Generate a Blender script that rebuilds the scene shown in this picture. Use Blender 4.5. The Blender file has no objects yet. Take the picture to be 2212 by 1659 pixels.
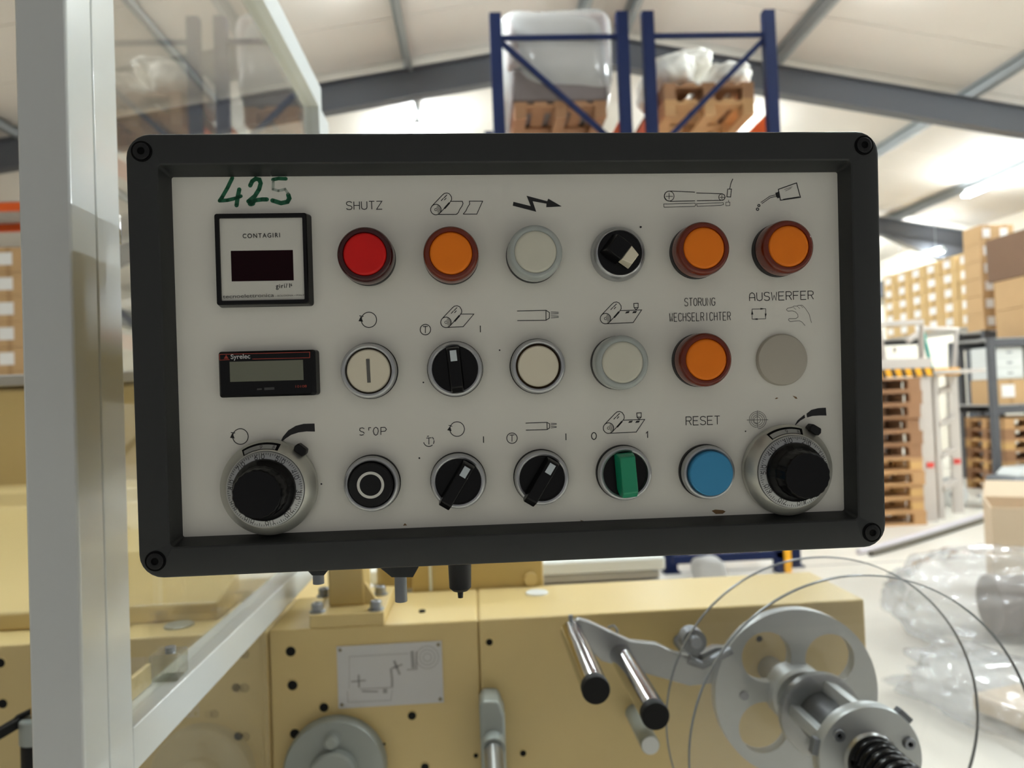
import bpy, bmesh, math, random
from mathutils import Vector, Matrix, noise as mnoise
random.seed(7)
R = math.radians
SC = bpy.context.scene
COL = SC.collection

# ------------------------------------------------------------------ camera, world, exposure
F_PX, W_PX, H_PX = 1600.0, 2212, 1659
YAW, PITCH, ROLL = R(2.955), R(1.319), R(-2.206)
CAM = Vector((0, 0, 1.5))
_f = Vector((math.sin(YAW) * math.cos(PITCH), math.cos(YAW) * math.cos(PITCH), math.sin(PITCH)))
_r0 = Vector((math.cos(YAW), -math.sin(YAW), 0)); _u0 = _r0.cross(_f)
_r = _r0 * math.cos(ROLL) + _u0 * math.sin(ROLL)
_u = -_r0 * math.sin(ROLL) + _u0 * math.cos(ROLL)
cd = bpy.data.cameras.new('camera'); cam = bpy.data.objects.new('camera', cd); COL.objects.link(cam)
cd.sensor_width = 36.0; cd.lens = 36.0 * F_PX / W_PX; cd.clip_start = 0.02; cd.clip_end = 200
cam.matrix_world = Matrix(((_r.x, _u.x, -_f.x, CAM.x), (_r.y, _u.y, -_f.y, CAM.y), (_r.z, _u.z, -_f.z, CAM.z), (0, 0, 0, 1)))
cd.dof.use_dof = True; cd.dof.focus_distance = 0.395; cd.dof.aperture_fstop = 9.6
SC.camera = cam
wd = bpy.data.worlds.new('world'); SC.world = wd; wd.use_nodes = True
wd.node_tree.nodes['Background'].inputs[0].default_value = (1.0, 0.982, 0.955, 1)
wd.node_tree.nodes['Background'].inputs[1].default_value = 0.19
SC.view_settings.view_transform = 'Standard'; SC.view_settings.look = 'None'
SC.view_settings.exposure = 0.52; SC.view_settings.gamma = 1.0; SC.view_settings.use_curve_mapping = False
LAMP = 150.0
cy = SC.cycles; cy.max_bounces = 8; cy.diffuse_bounces = 4; cy.glossy_bounces = 3; cy.transmission_bounces = 4; cy.transparent_max_bounces = 16
cy.caustics_reflective = False; cy.caustics_refractive = False; cy.adaptive_threshold = 0.02

# ------------------------------------------------------------------ pixel -> direction helpers
def ray(px, py):
    return _r * ((px - W_PX / 2) / F_PX) - _u * ((py - H_PX / 2) / F_PX) + _f
def atY(px, py, y):
    d = ray(px, py); return CAM + d * ((y - CAM.y) / d.y)
def atX(px, py, x):
    d = ray(px, py); return CAM + d * ((x - CAM.x) / d.x)
def atZ(px, py, z):
    d = ray(px, py); return CAM + d * ((z - CAM.z) / d.z)

# ------------------------------------------------------------------ materials
def srgb(c):
    return tuple(((v / 255) / 12.92 if v / 255 <= 0.04045 else ((v / 255 + 0.055) / 1.055) ** 2.4) for v in c) + (1,)
MATS = {}
def mat(name, rgb, rough=0.5, metal=0.0, var=0.0, scale=8.0, bump=0.0, coat=0.0, spec=0.5, emit=0.0, aniso=0.0):
    if name in MATS: return MATS[name]
    m = bpy.data.materials.new(name); m.use_nodes = True; nt = m.node_tree
    b = nt.nodes['Principled BSDF']; c = srgb(rgb)
    b.inputs['Base Color'].default_value = c; b.inputs['Roughness'].default_value = rough
    b.inputs['Metallic'].default_value = metal; b.inputs['Specular IOR Level'].default_value = spec
    b.inputs['Coat Weight'].default_value = coat
    if emit:
        b.inputs['Emission Color'].default_value = c; b.inputs['Emission Strength'].default_value = emit
    if var or bump:
        tc = nt.nodes.new('ShaderNodeTexCoord'); nz = nt.nodes.new('ShaderNodeTexNoise')
        nz.inputs['Scale'].default_value = scale; nz.inputs['Detail'].default_value = 5
        nt.links.new(tc.outputs['Object'], nz.inputs['Vector'])
        if var:
            mx = nt.nodes.new('ShaderNodeMix'); mx.data_type = 'RGBA'
            mx.inputs['A'].default_value = tuple(v * (1 - var) for v in c[:3]) + (1,)
            mx.inputs['B'].default_value = tuple(min(1, v * (1 + var)) for v in c[:3]) + (1,)
            nt.links.new(nz.outputs['Fac'], mx.inputs['Factor'])
            nt.links.new(mx.outputs['Result'], b.inputs['Base Color'])
        if bump:
            bp = nt.nodes.new('ShaderNodeBump'); bp.inputs['Strength'].default_value = bump
            bp.inputs['Distance'].default_value = 0.002
            nt.links.new(nz.outputs['Fac'], bp.inputs['Height']); nt.links.new(bp.outputs['Normal'], b.inputs['Normal'])
    MATS[name] = m; return m
def clear_mat(name, tint, rough=0.02, ior=1.49, haze=0.0, hazecol=(220, 220, 215), gloss=1.0, bump=0.0, bscale=6.0):
    """thin clear sheet: straight-through light plus a Fresnel mirror and a little milky scatter"""
    if name in MATS: return MATS[name]
    m = bpy.data.materials.new(name); m.use_nodes = True; nt = m.node_tree
    for n in list(nt.nodes):
        if n.type != 'OUTPUT_MATERIAL': nt.nodes.remove(n)
    out = nt.nodes['Material Output']
    tr = nt.nodes.new('ShaderNodeBsdfTransparent'); tr.inputs[0].default_value = srgb(tint)
    gl = nt.nodes.new('ShaderNodeBsdfGlossy'); gl.inputs['Roughness'].default_value = rough
    gl.inputs['Color'].default_value = (gloss, gloss, gloss, 1)
    df = nt.nodes.new('ShaderNodeBsdfDiffuse'); df.inputs[0].default_value = srgb(hazecol)
    # Schlick reflectance, the same from both sides of the sheet
    lw = nt.nodes.new('ShaderNodeLayerWeight'); lw.inputs['Blend'].default_value = 0.5
    pw = nt.nodes.new('ShaderNodeMath'); pw.operation = 'POWER'; pw.inputs[1].default_value = 5.0
    f0 = ((ior - 1) / (ior + 1)) ** 2
    fr = nt.nodes.new('ShaderNodeMath'); fr.operation = 'MULTIPLY_ADD'; fr.inputs[1].default_value = 1 - f0; fr.inputs[2].default_value = f0
    nt.links.new(lw.outputs['Facing'], pw.inputs[0]); nt.links.new(pw.outputs[0], fr.inputs[0])
    m1 = nt.nodes.new('ShaderNodeMixShader'); m1.inputs[0].default_value = haze
    m2 = nt.nodes.new('ShaderNodeMixShader')
    nt.links.new(tr.outputs[0], m1.inputs[1]); nt.links.new(df.outputs[0], m1.inputs[2])
    nt.links.new(fr.outputs[0], m2.inputs[0]); nt.links.new(m1.outputs[0], m2.inputs[1]); nt.links.new(gl.outputs[0], m2.inputs[2])
    if bump:
        tc = nt.nodes.new('ShaderNodeTexCoord'); nz = nt.nodes.new('ShaderNodeTexNoise'); nz.inputs['Scale'].default_value = bscale
        bp = nt.nodes.new('ShaderNodeBump'); bp.inputs['Strength'].default_value = bump; bp.inputs['Distance'].default_value = 0.02
        nt.links.new(tc.outputs['Object'], nz.inputs['Vector']); nt.links.new(nz.outputs['Fac'], bp.inputs['Height'])
        for n in (gl, lw): nt.links.new(bp.outputs['Normal'], n.inputs['Normal'])
    nt.links.new(m2.outputs[0], out.inputs['Surface'])
    MATS[name] = m; return m
def emit_mat(name, rgb, s):
    if name in MATS: return MATS[name]
    m = bpy.data.materials.new(name); m.use_nodes = True; nt = m.node_tree
    b = nt.nodes['Principled BSDF']; b.inputs['Base Color'].default_value = srgb(rgb)
    b.inputs['Emission Color'].default_value = srgb(rgb); b.inputs['Emission Strength'].default_value = s
    MATS[name] = m; return m

# panel
mat('bezel', (40, 42, 42), 0.45, var=0.05, scale=60, bump=0.05, spec=0.4)
mat('face_white', (226, 224, 214), 0.38, var=0.035, scale=9)
mat('ink', (22, 22, 24), 0.6)
mat('ink_faded', (96, 94, 90), 0.7)
mat('marker', (10, 96, 62), 0.45, var=0.25, scale=90)
mat('marker_faded', (168, 178, 166), 0.6)
mat('grime', (120, 92, 58), 0.8)
mat('black_plastic', (11, 11, 13), 0.45, spec=0.28)
mat('black_gloss', (7, 7, 9), 0.25, spec=0.25)
mat('socket_black', (3, 3, 4), 0.7, spec=0.12)
mat('screw_black', (16, 16, 18), 0.5, metal=0.0, spec=0.3)
mat('ring_steel', (176, 178, 180), 0.30, metal=0.85)
mat('cap_cream', (222, 214, 192), 0.45)
mat('cap_blue', (48, 138, 186), 0.42, var=0.03, scale=30)
mat('cap_white', (214, 214, 206), 0.5)
mat('handle_green', (14, 136, 98), 0.38)
mat('pointer', (190, 200, 204), 0.45)
mat('plug_beige', (176, 170, 156), 0.5, var=0.04, scale=20)
for n, rim, face in (('red', (58, 3, 5), (204, 22, 20)), ('orange', (104, 32, 6), (236, 124, 22)), ('milk', (166, 172, 168), (206, 204, 188))):
    mat('lens_rim_' + n, rim, 0.14, coat=0.25, spec=0.35); mat('lens_face_' + n, face, 0.4, var=0.06, scale=50, spec=0.25)
mat('dial_alu', (196, 196, 188), 0.33, metal=0.75)
mat('dial_scale', (168, 170, 170), 0.38, metal=0.7)
mat('meter_face', (206, 205, 196), 0.45)
mat('led_window', (26, 2, 8), 0.35, spec=0.1)
mat('lcd', (112, 114, 100), 0.35, spec=0.2)
mat('counter_red', (150, 52, 34), 0.5)
mat('counter_grey', (188, 188, 188), 0.5)
mat('counter_dim', (60, 60, 60), 0.5)
# machine
mat('cream', (215, 192, 136), 0.36, var=0.03, scale=5, coat=0.0)
mat('cream_front', (200, 177, 121), 0.4, var=0.05, scale=6)
mat('alu', (204, 208, 208), 0.20, var=0.015, scale=4, spec=0.75, coat=0.35)
mat('alu_bright', (226, 232, 234), 0.30)
mat('steel', (168, 170, 170), 0.30, metal=0.9, var=0.05, scale=30)
mat('chrome', (190, 190, 190), 0.10, metal=1.0)
mat('cast_grey', (156, 162, 158), 0.40, metal=0.3, var=0.06, scale=20)
mat('wheel_grey', (190, 194, 194), 0.38, metal=0.55, var=0.04, scale=12)
mat('zinc', (150, 154, 160), 0.35, metal=0.8)
mat('hole_black', (10, 10, 10), 0.9)
mat('placard', (206, 206, 208), 0.45, var=0.03, scale=15)
mat('rubber', (9, 9, 10), 0.6, spec=0.25)
mat('rivet', (140, 130, 110), 0.4, metal=0.7)
clear_mat('guard_pane', (246, 246, 244), 0.015, 1.5, 0.03)
clear_mat('disc_pane', (252, 252, 252), 0.03, 1.40, 0.012, (214, 212, 206))
mat('disc_edge', (128, 132, 136), 0.25)
clear_mat('film', (246, 247, 249), 0.10, 1.55, 0.20, (244, 245, 246), bump=0.2, bscale=7)
clear_mat('wrap', (236, 236, 236), 0.16, 1.5, 0.45, (232, 232, 230), bump=0.8, bscale=4)
clear_mat('latch_clear', (236, 236, 228), 0.06, 1.5, 0.10)
# hall
mat('floor', (234, 228, 217), 0.38, var=0.03, scale=0.6)
mat('roof', (214, 206, 197), 0.6, var=0.015, scale=1.2)
mat('wall', (222, 214, 200), 0.7, var=0.02, scale=1.0)
mat('girder', (80, 81, 86), 0.5)
mat('purlin', (150, 153, 153), 0.45, metal=0.3)
mat('lamp_body', (222, 226, 226), 0.4)
emit_mat('tube', (240, 252, 255), LAMP)
mat('rack_blue', (7, 24, 66), 0.6, spec=0.25)
mat('rack_orange', (232, 98, 34), 0.45)
mat('yellow_guard', (246, 176, 26), 0.5)
mat('stripe_black', (30, 30, 30), 0.6)
mat('wood_a', (188, 146, 100), 0.8, var=0.12, scale=6)
mat('wood_b', (152, 112, 80), 0.8, var=0.14, scale=6)
mat('wood_c', (206, 164, 106), 0.8, var=0.1, scale=6)
mat('carton_a', (212, 178, 126), 0.8, var=0.05, scale=5)
mat('carton_b', (196, 160, 116), 0.8, var=0.05, scale=5)
mat('carton_dark', (120, 92, 72), 0.85, var=0.06, scale=4)
mat('carton_label', (240, 238, 236), 0.6)
mat('carton_tape', (176, 140, 96), 0.5)
mat('stainless', (204, 196, 190), 0.40, metal=0.35, var=0.04, scale=4)
mat('bale', (176, 166, 164), 0.6, var=0.12, scale=3)
mat('bale_white', (236, 232, 224), 0.6, var=0.06, scale=3)
mat('white_paint', (226, 228, 226), 0.45)
mat('slat_grey', (176, 174, 172), 0.45)
mat('teal', (56, 160, 146), 0.4)
mat('red_tag', (214, 74, 66), 0.5)
mat('machine_grey', (120, 124, 130), 0.4, metal=0.2)
mat('hose', (84, 78, 66), 0.5)
mat('paper_beige', (222, 200, 172), 0.75, var=0.03, scale=4)
mat('roll_brown', (128, 114, 104), 0.5)

# ------------------------------------------------------------------ mesh helpers
class MB:
    def __init__(s): s.v = []; s.f = []
    def add(s, vs, fs):
        o = len(s.v); s.v += [Vector(p) for p in vs]; s.f += [tuple(i + o for i in f) for f in fs]; return s
    def box(s, x0, x1, y0, y1, z0, z1, M=None):
        vs = [Vector(p) for p in ((x0, y0, z0), (x1, y0, z0), (x1, y1, z0), (x0, y1, z0), (x0, y0, z1), (x1, y0, z1), (x1, y1, z1), (x0, y1, z1))]
        if M: vs = [M @ p for p in vs]
        return s.add(vs, [(0, 3, 2, 1), (4, 5, 6, 7), (0, 1, 5, 4), (1, 2, 6, 5), (2, 3, 7, 6), (3, 0, 4, 7)])
    def prism(s, poly, z0, z1, M=None, top=None):
        n = len(poly); top = top or poly
        vs = [Vector((p[0], p[1], z0)) for p in poly] + [Vector((p[0], p[1], z1)) for p in top]
        if M: vs = [M @ p for p in vs]
        return s.add(vs, [tuple(range(n - 1, -1, -1)), tuple(range(n, 2 * n))] + [(i, (i + 1) % n, n + (i + 1) % n, n + i) for i in range(n)])
    def lathe(s, prof, seg=48, M=None, cap0=False, cap1=False, wob=None):
        vs = []; fs = []; n = len(prof)
        for k in range(seg):
            a = 2 * math.pi * k / seg
            for (r, z) in prof:
                rr = r * (wob(a, z) if wob else 1)
                vs.append(Vector((rr * math.cos(a), rr * math.sin(a), z)))
        for k in range(seg):
            k2 = (k + 1) % seg
            for i in range(n - 1):
                fs.append((k * n + i, k2 * n + i, k2 * n + i + 1, k * n + i + 1))
        if cap0: fs.append(tuple(k * n for k in range(seg - 1, -1, -1)))
        if cap1: fs.append(tuple(k * n + n - 1 for k in range(seg)))
        if M: vs = [M @ p for p in vs]
        return s.add(vs, fs)
    def cyl(s, p0, p1, r, seg=20, r1=None):
        p0 = Vector(p0); p1 = Vector(p1); d = p1 - p0; L = d.length
        q = d.to_track_quat('Z', 'Y').to_matrix().to_4x4()
        return s.lathe([(r, 0), (r if r1 is None else r1, L)], seg, Matrix.Translation(p0) @ q, True, True)
    def bar(s, p0, p1, w, h, up=(0, 0, 1)):
        p0 = Vector(p0); p1 = Vector(p1); d = (p1 - p0); L = d.length; d = d / L
        x = d.cross(Vector(up)).normalized(); z = x.cross(d)
        M = Matrix(((x.x, d.x, z.x, p0.x), (x.y, d.y, z.y, p0.y), (x.z, d.z, z.z, p0.z), (0, 0, 0, 1)))
        return s.box(-w / 2, w / 2, 0, L, -h / 2, h / 2, M)
    def tube(s, pts, r, seg=8, closed=False):
        pts = [Vector(p) for p in pts]; n = len(pts); vs = []; fs = []
        for i, p in enumerate(pts):
            a = pts[i - 1] if (i or closed) else p; b = pts[(i + 1) % n] if (i < n - 1 or closed) else p
            t = (b - a).normalized(); x = t.cross(Vector((0.13, 0.07, 1))).normalized(); y = x.cross(t)
            for k in range(seg):
                an = 2 * math.pi * k / seg; vs.append(p + x * (r * math.cos(an)) + y * (r * math.sin(an)))
        for i in range(n if closed else n - 1):
            j = (i + 1) % n
            for k in range(seg):
                k2 = (k + 1) % seg; fs.append((i * seg + k, j * seg + k, j * seg + k2, i * seg + k2))
        if not closed:
            fs.append(tuple(range(seg - 1, -1, -1))); fs.append(tuple((n - 1) * seg + k for k in range(seg)))
        return s.add(vs, fs)
    def ribbon(s, pts, w, z=0.0, closed=False, w2=None):
        """flat inked stroke in the local xy plane"""
        pts = [Vector((p[0], p[1])) for p in pts]; n = len(pts)
        if n < 2: return s
        L = []; Rr = []
        for i in range(n):
            a = pts[i - 1] if (i or closed) else None; b = pts[(i + 1) % n] if (i < n - 1 or closed) else None
            d1 = (pts[i] - a).normalized() if a is not None and (pts[i] - a).length > 1e-9 else None
            d2 = (b - pts[i]).normalized() if b is not None and (b - pts[i]).length > 1e-9 else None
            d1 = d1 or d2; d2 = d2 or d1
            if d1 is None: d1 = d2 = Vector((1, 0))
            t = d1 + d2
            t = t.normalized() if t.length > 0.3 else d1
            nn = Vector((-t.y, t.x)); k = 1 / max(0.5, abs(nn.dot(Vector((-d1.y, d1.x)))))
            ww = w if w2 is None else w + (w2 - w) * i / (n - 1)
            L.append(pts[i] + nn * (ww / 2 * k)); Rr.append(pts[i] - nn * (ww / 2 * k))
        vs = [(p.x, p.y, z) for p in L] + [(p.x, p.y, z) for p in Rr]
        fs = [(n + i, n + (i + 1) % n, (i + 1) % n, i) for i in range(n if closed else n - 1)]
        return s.add(vs, fs)
    def flat(s, pts, z=0.0):
        return s.add([(p[0], p[1], z) for p in pts], [tuple(range(len(pts)))])
    def mesh(s, name):
        me = bpy.data.meshes.new(name); me.from_pydata([tuple(p) for p in s.v], [], s.f); me.validate(); me.update(); return me
    def build(s, name, m, parent=None, smooth=35, bevel=0, loc=None, fix=True):
        me = s.mesh(name)
        if fix:
            b = bmesh.new(); b.from_mesh(me); bmesh.ops.recalc_face_normals(b, faces=b.faces); b.to_mesh(me); b.free()
        if smooth:
            me.shade_smooth(); me.set_sharp_from_angle(angle=R(smooth))
        me.materials.append(MATS[m] if isinstance(m, str) else m)
        o = bpy.data.objects.new(name, me); COL.objects.link(o)
        if parent: o.parent = parent
        if loc: o.location = loc
        if bevel:
            bv = o.modifiers.new('bevel', 'BEVEL'); bv.width = bevel; bv.segments = 2; bv.limit_method = 'ANGLE'; bv.angle_limit = R(40)
        return o
def tag(o, label=None, cat=None, group=None, kind=None):
    if label: o['label'] = label
    if cat: o['category'] = cat
    if group: o['group'] = group
    if kind: o['kind'] = kind
    return o
def empty(name, loc=(0, 0, 0), rz=0, label=None, cat=None, group=None):
    o = bpy.data.objects.new(name, None); COL.objects.link(o); o.location = loc; o.rotation_euler = (0, 0, rz)
    o.empty_display_size = 0.1
    return tag(o, label, cat, group)
def dup(root, loc, rz=0, label=None, group=None):
    def cp(o, par):
        c = o.copy(); COL.objects.link(c); c.parent = par
        for ch in list(o.children): cp(ch, c)
        return c
    r = cp(root, None); r.location = loc; r.rotation_euler = (0, 0, rz)
    return tag(r, label, None, group)
def part(name, m, parent, *boxes, bevel=0):
    b = MB()
    for q in boxes: b.box(*q)
    return b.build(name, m, parent, bevel=bevel)
def arc(cx, cy, r, a0, a1, n=24, ry=None):
    return [(cx + r * math.cos(R(a0 + (a1 - a0) * i / n)), cy + (ry or r) * math.sin(R(a0 + (a1 - a0) * i / n))) for i in range(n + 1)]

# ================================================================== THE HALL
RX, RZ, SL, SR = 1.70, 6.10, 0.160, 0.184     # ridge x, ridge height, roof slopes
XL, XR, YB, YF = -8.2, 10.0, -3.0, 26.0
def roof_z(x): return RZ - (SR * (x - RX) if x > RX else SL * (RX - x))
fl = MB().box(XL - .3, XR + .3, YB, YF + .3, -.2, 0).build('floor', 'floor'); tag(fl, kind='structure')
for i in range(6):      # saw-cut joints of the floor slab
    MB().box(XL, XR, 2 + 4.2 * i, 2.012 + 4.2 * i, 0, .0012).build('joint', 'girder', fl)
ce = empty('ceiling'); tag(ce, kind='structure')
y = YB; k = 0
while y < YF - .01:
    y1 = min(y + 1.0, YF)
    for (xa, xb) in ((XL - .3, RX), (RX, XR + .3)):
        za, zb = roof_z(xa), roof_z(xb)
        MB().add([(xa, y + .006, za), (xb, y + .006, zb), (xb, y1 - .006, zb), (xa, y1 - .006, za),
                  (xa, y + .006, za + .08), (xb, y + .006, zb + .08), (xb, y1 - .006, zb + .08), (xa, y1 - .006, za + .08)],
                 [(0, 1, 2, 3), (4, 7, 6, 5), (0, 4, 5, 1), (1, 5, 6, 2), (2, 6, 7, 3), (3, 7, 4, 0)]).build('roof_panel', 'roof', ce, smooth=0)
    y = y1
MB().add([(XL - .3, YB, roof_z(XL - .3) + .085), (RX, YB, RZ + .085), (XR + .3, YB, roof_z(XR + .3) + .085),
          (XL - .3, YF, roof_z(XL - .3) + .085), (RX, YF, RZ + .085), (XR + .3, YF, roof_z(XR + .3) + .085)],
         [(0, 1, 4, 3), (1, 2, 5, 4)]).build('roof_sheet', 'girder', ce, smooth=0)
tag(MB().box(XL - .3, XL, YB, YF, 0, roof_z(XL) + .05).build('wall_left', 'wall'), kind='structure')
tag(MB().box(XR, XR + .3, YB, YF, 0, roof_z(XR) + .05).build('wall_right', 'wall'), kind='structure')
tag(MB().prism([(XL - .3, 0), (XR + .3, 0), (XR + .3, roof_z(XR + .3)), (RX, RZ), (XL - .3, roof_z(XL - .3))], 0, .3,
    Matrix(((1, 0, 0, 0), (0, 0, 1, YF), (0, 1, 0, 0), (0, 0, 0, 1)))).build('wall_back', 'wall'), kind='structure')
# portal frames
for n, fy in enumerate((-1.0, 4.0, 9.0, 14.0, 19.0, 24.0)):
    lab = ('grey steel portal frame spanning the hall just behind the tops of the blue racks',
           'grey steel portal frame with knee beside the tall carton stacks')
    t = empty('portal_frame', (RX, fy, 0))
    t['kind'] = 'structure'; t.name = 'trim_%d' % (n + 1)
    for sgn, xe, sl in ((-1, XL, SL), (1, XR, SR)):
        x0 = 0; x1 = xe - RX; z0 = RZ - .14; z1 = roof_z(xe) - .14
        def raf(w, zt, zb):
            b = MB(); b.add([(x0, -w, z0 - zt), (x1, -w, z1 - zt), (x1, w, z1 - zt), (x0, w, z0 - zt), (x0, -w, z0 - zb), (x1, -w, z1 - zb), (x1, w, z1 - zb), (x0, w, z0 - zb)],
                  [(0, 1, 2, 3), (4, 7, 6, 5), (0, 4, 5, 1), (1, 5, 6, 2), (2, 6, 7, 3), (3, 7, 4, 0)]); return b
        raf(.006, .012, .34).build('web', 'girder', t, smooth=0)
        raf(.085, 0, .014).build('flange', 'girder', t, smooth=0)
        raf(.085, .34, .355).build('flange', 'girder', t, smooth=0)
        # haunch at the knee
        hx = x1 - sgn * 1.9; hz = roof_z(hx + RX) - .14
        b = MB()
        for yy in ((-.085, .085),):
            b.add([(hx, yy[0], hz - .35), (x1, yy[0], z1 - .35), (x1, yy[0], z1 - .85), (hx, yy[1], hz - .35), (x1, yy[1], z1 - .35), (x1, yy[1], z1 - .85)],
                  [(0, 1, 2), (3, 5, 4), (0, 3, 4, 1), (1, 4, 5, 2), (2, 5, 3, 0)])
        b.build('haunch', 'girder', t, smooth=0)
        cx = x1 - sgn * .17
        part('column', 'girder', t, (cx - .15, cx - .135, -.09, .09, 0, z1 - .05), (cx + .135, cx + .15, -.09, .09, 0, z1 - .05), (cx - .135, cx + .135, -.006, .006, 0, z1 - .05))
# purlins
PX = [RX - .28, RX + .28, RX - 2.36, RX + 2.2, RX + 4.7, RX - 4.7, RX + 6.65, RX - 7.0]
for n, x in enumerate(PX):
    z = roof_z(x)
    p = part('trim_%d' % (n + 10), 'purlin', None, (x - .004, x + .004, YB, YF, z - .15, z - .01), (x - .004, x + .06, YB, YF, z - .152, z - .142), (x - .06, x + .004, YB, YF, z - .03, z - .012))
    tag(p, kind='structure')
# eaves beam along the right and left columns
for n, x in ((20, XR - .17), (21, XL + .17)):
    tag(part('trim_%d' % n, 'girder', None, (x - .1, x + .1, YB, YF, roof_z(x) - .95, roof_z(x) - .6)), kind='structure')
# tube lamps
def lamp(x, y, z, L, label, group=None):
    t = empty('tube_lamp', (x, y, z), 0, label, 'lamp', group)
    MB().prism([(-.03, -.01), (.03, -.01), (.03, .05), (-.03, .05)], 0, L, Matrix(((1, 0, 0, 0), (0, 0, 1, 0), (0, 1, 0, 0), (0, 0, 0, 1)))).build('housing', 'lamp_body', t, smooth=0)
    for s in (-1, 1):
        MB().cyl((s * .05, .03, -.035), (s * .05, L - .03, -.035), .019, 10).build('tube', 'tube', t)
    for yy in (0.0, L - .025):
        part('end_cap', 'lamp_body', t, (-.07, .07, yy, yy + .025, -.055, .0))
    return t
ORD = ('first', 'second', 'third', 'fourth', 'fifth', 'sixth', 'seventh', 'eighth', 'ninth', 'tenth', 'eleventh', 'twelfth')
LAMPX = ((RX - 2.36, 'above the yellow machine'), (RX + 2.2, 'above the middle aisle'), (RX + 6.65, 'beside the cartons'))
for x, w in LAMPX:
    for n, y in enumerate((0.8, 5.6, 10.4, 15.5, 20.5)):
        lamp(x, y, roof_z(x) - .152 - .05, 1.55, 'fluorescent tube lamp under the purlin %s, %s from the far end wall' % (w, ORD[4 - n]), 'tube lamps under the roof')
for n, y in enumerate((2.4, 4.0)):  # unseen lamps added to brighten the side of the guard post
    lamp(LAMPX[2][0], y, roof_z(LAMPX[2][0]) - .202, 1.55, 'added unseen tube lamp %s the first one on the purlin beside the cartons' % ('next after', 'two after')[n], 'tube lamps under the roof')
lh = lamp(9.0, 13.6, 4.08, 1.6, 'fluorescent tube lamp hung on rods above the tall carton stacks')
for yy in (.2, 1.4):
    MB().cyl((0, yy, .05), (0, yy, roof_z(9.0) - 4.085), .008, 6).build('rod', 'zinc', lh)


# ================================================================== CONTROL PANEL
PO = Vector((0.0251, 0.3982, 1.5276)); PU = Vector((0.99980654, 0.0169865, -0.0099167)); PN = -Vector((-0.01661317, 0.99919237, 0.03658703))
PU.normalize(); PN.normalize(); PV = PN.cross(PU); PV.normalize(); PU = PV.cross(PN)
def pan(px, py, h=0.0):
    """pixel -> panel coordinates (x right, y up) on the plane h metres proud of the face plate"""
    d = ray(px, py); o = PO + PN * h
    P = CAM + d * ((o - CAM).dot(PN) / d.dot(PN)) - PO
    return Vector((P.dot(PU), P.dot(PV)))
cp = empty('control_panel', (0, 0, 0), 0, 'dark grey control panel with white face, lamps and knobs, standing on a yellow post', 'control panel')
cp.matrix_world = Matrix(((PU.x, PV.x, PN.x, PO.x), (PU.y, PV.y, PN.y, PO.y), (PU.z, PV.z, PN.z, PO.z), (0, 0, 0, 1)))
mm = 0.001
def rrect(x0, x1, y0, y1, r, n=6):
    out = []
    for cx, cy, a in ((x1 - r, y1 - r, 0), (x0 + r, y1 - r, 90), (x0 + r, y0 + r, 180), (x1 - r, y0 + r, 270)):
        out += [(cx + r * math.cos(R(a + 90 * i / n)), cy + r * math.sin(R(a + 90 * i / n))) for i in range(n + 1)]
    return out
HB = .010
oc = [pan(268, 290, HB), pan(1899, 281, HB), pan(1915, 1184, HB), pan(300, 1249, HB)]
ox0 = (oc[0].x + oc[3].x) / 2; ox1 = (oc[1].x + oc[2].x) / 2; oy1 = (oc[0].y + oc[1].y) / 2; oy0 = (oc[2].y + oc[3].y) / 2
ic = [pan(370, 383), pan(1808, 372), pan(1824, 1103), pan(396, 1160)]
ix0 = (ic[0].x + ic[3].x) / 2; ix1 = (ic[1].x + ic[2].x) / 2; iy1 = (ic[0].y + ic[1].y) / 2; iy0 = (ic[2].y + ic[3].y) / 2
loops = [(rrect(ox0 + .001, ox1 - .001, oy0 + .001, oy1 - .001, .011), -.030), (rrect(ox0, ox1, oy0, oy1, .012), -.012), (rrect(ox0, ox1, oy0, oy1, .012), HB - .0016),
         (rrect(ox0 + .0005, ox1 - .0005, oy0 + .0005, oy1 - .0005, .0117), HB - .0005), (rrect(ox0 + .0016, ox1 - .0016, oy0 + .0016, oy1 - .0016, .0112), HB),
         (rrect(ox0 + .0150, ox1 - .0150, oy0 + .0150, oy1 - .0150, .0022), HB), (rrect(ox0 + .0158, ox1 - .0158, oy0 + .0158, oy1 - .0158, .0020), HB - .0005),
         (rrect(ix0, ix1, iy0, iy1, .0012), .0004), (rrect(ix0, ix1, iy0, iy1, .0012), -.003)]
b = MB(); nl = len(loops[0][0])
for pts, z in loops: b.v += [Vector((p[0], p[1], z)) for p in pts]
for i in range(len(loops) - 1):
    for k in range(nl): b.f.append((i * nl + k, i * nl + (k + 1) % nl, (i + 1) * nl + (k + 1) % nl, (i + 1) * nl + k))
b.build('bezel', 'bezel', cp, smooth=28, fix=False)
MB().prism(rrect(ox0 + .012, ox1 - .012, oy0 + .010, oy1 - .010, .01), -.085, -.028).build('rear_housing', 'bezel', cp, bevel=.002)
fp = MB().box(ix0 - .002, ix1 + .002, iy0 - .002, iy1 + .002, -.002, 0).build('face_plate', 'face_white', cp, smooth=0)
tag(fp, 'white face plate with black printed legends')
for (px, py) in ((306, 327), (1866, 314), (1883, 1150), (336, 1212)):
    c = pan(px, py, HB)
    s = MB().lathe([(.0052, 0), (.0052, .0004), (.0044, .0004), (.0044, -.002)], 32).build('corner_screw', 'socket_black', cp, loc=(c.x, c.y, HB), fix=False)
    h = MB(); hexp = [(.0018 * math.cos(R(60 * i + 15)), .0018 * math.sin(R(60 * i + 15))) for i in range(6)]
    h.lathe([(.0043, .0001), (.0042, .0008), (.0036, .0011), (.0019, .0011)], 30); h.build('screw_head', 'screw_black', s)
    MB().prism(hexp, .0002, .0004).build('hex_socket', 'socket_black', s)

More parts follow.
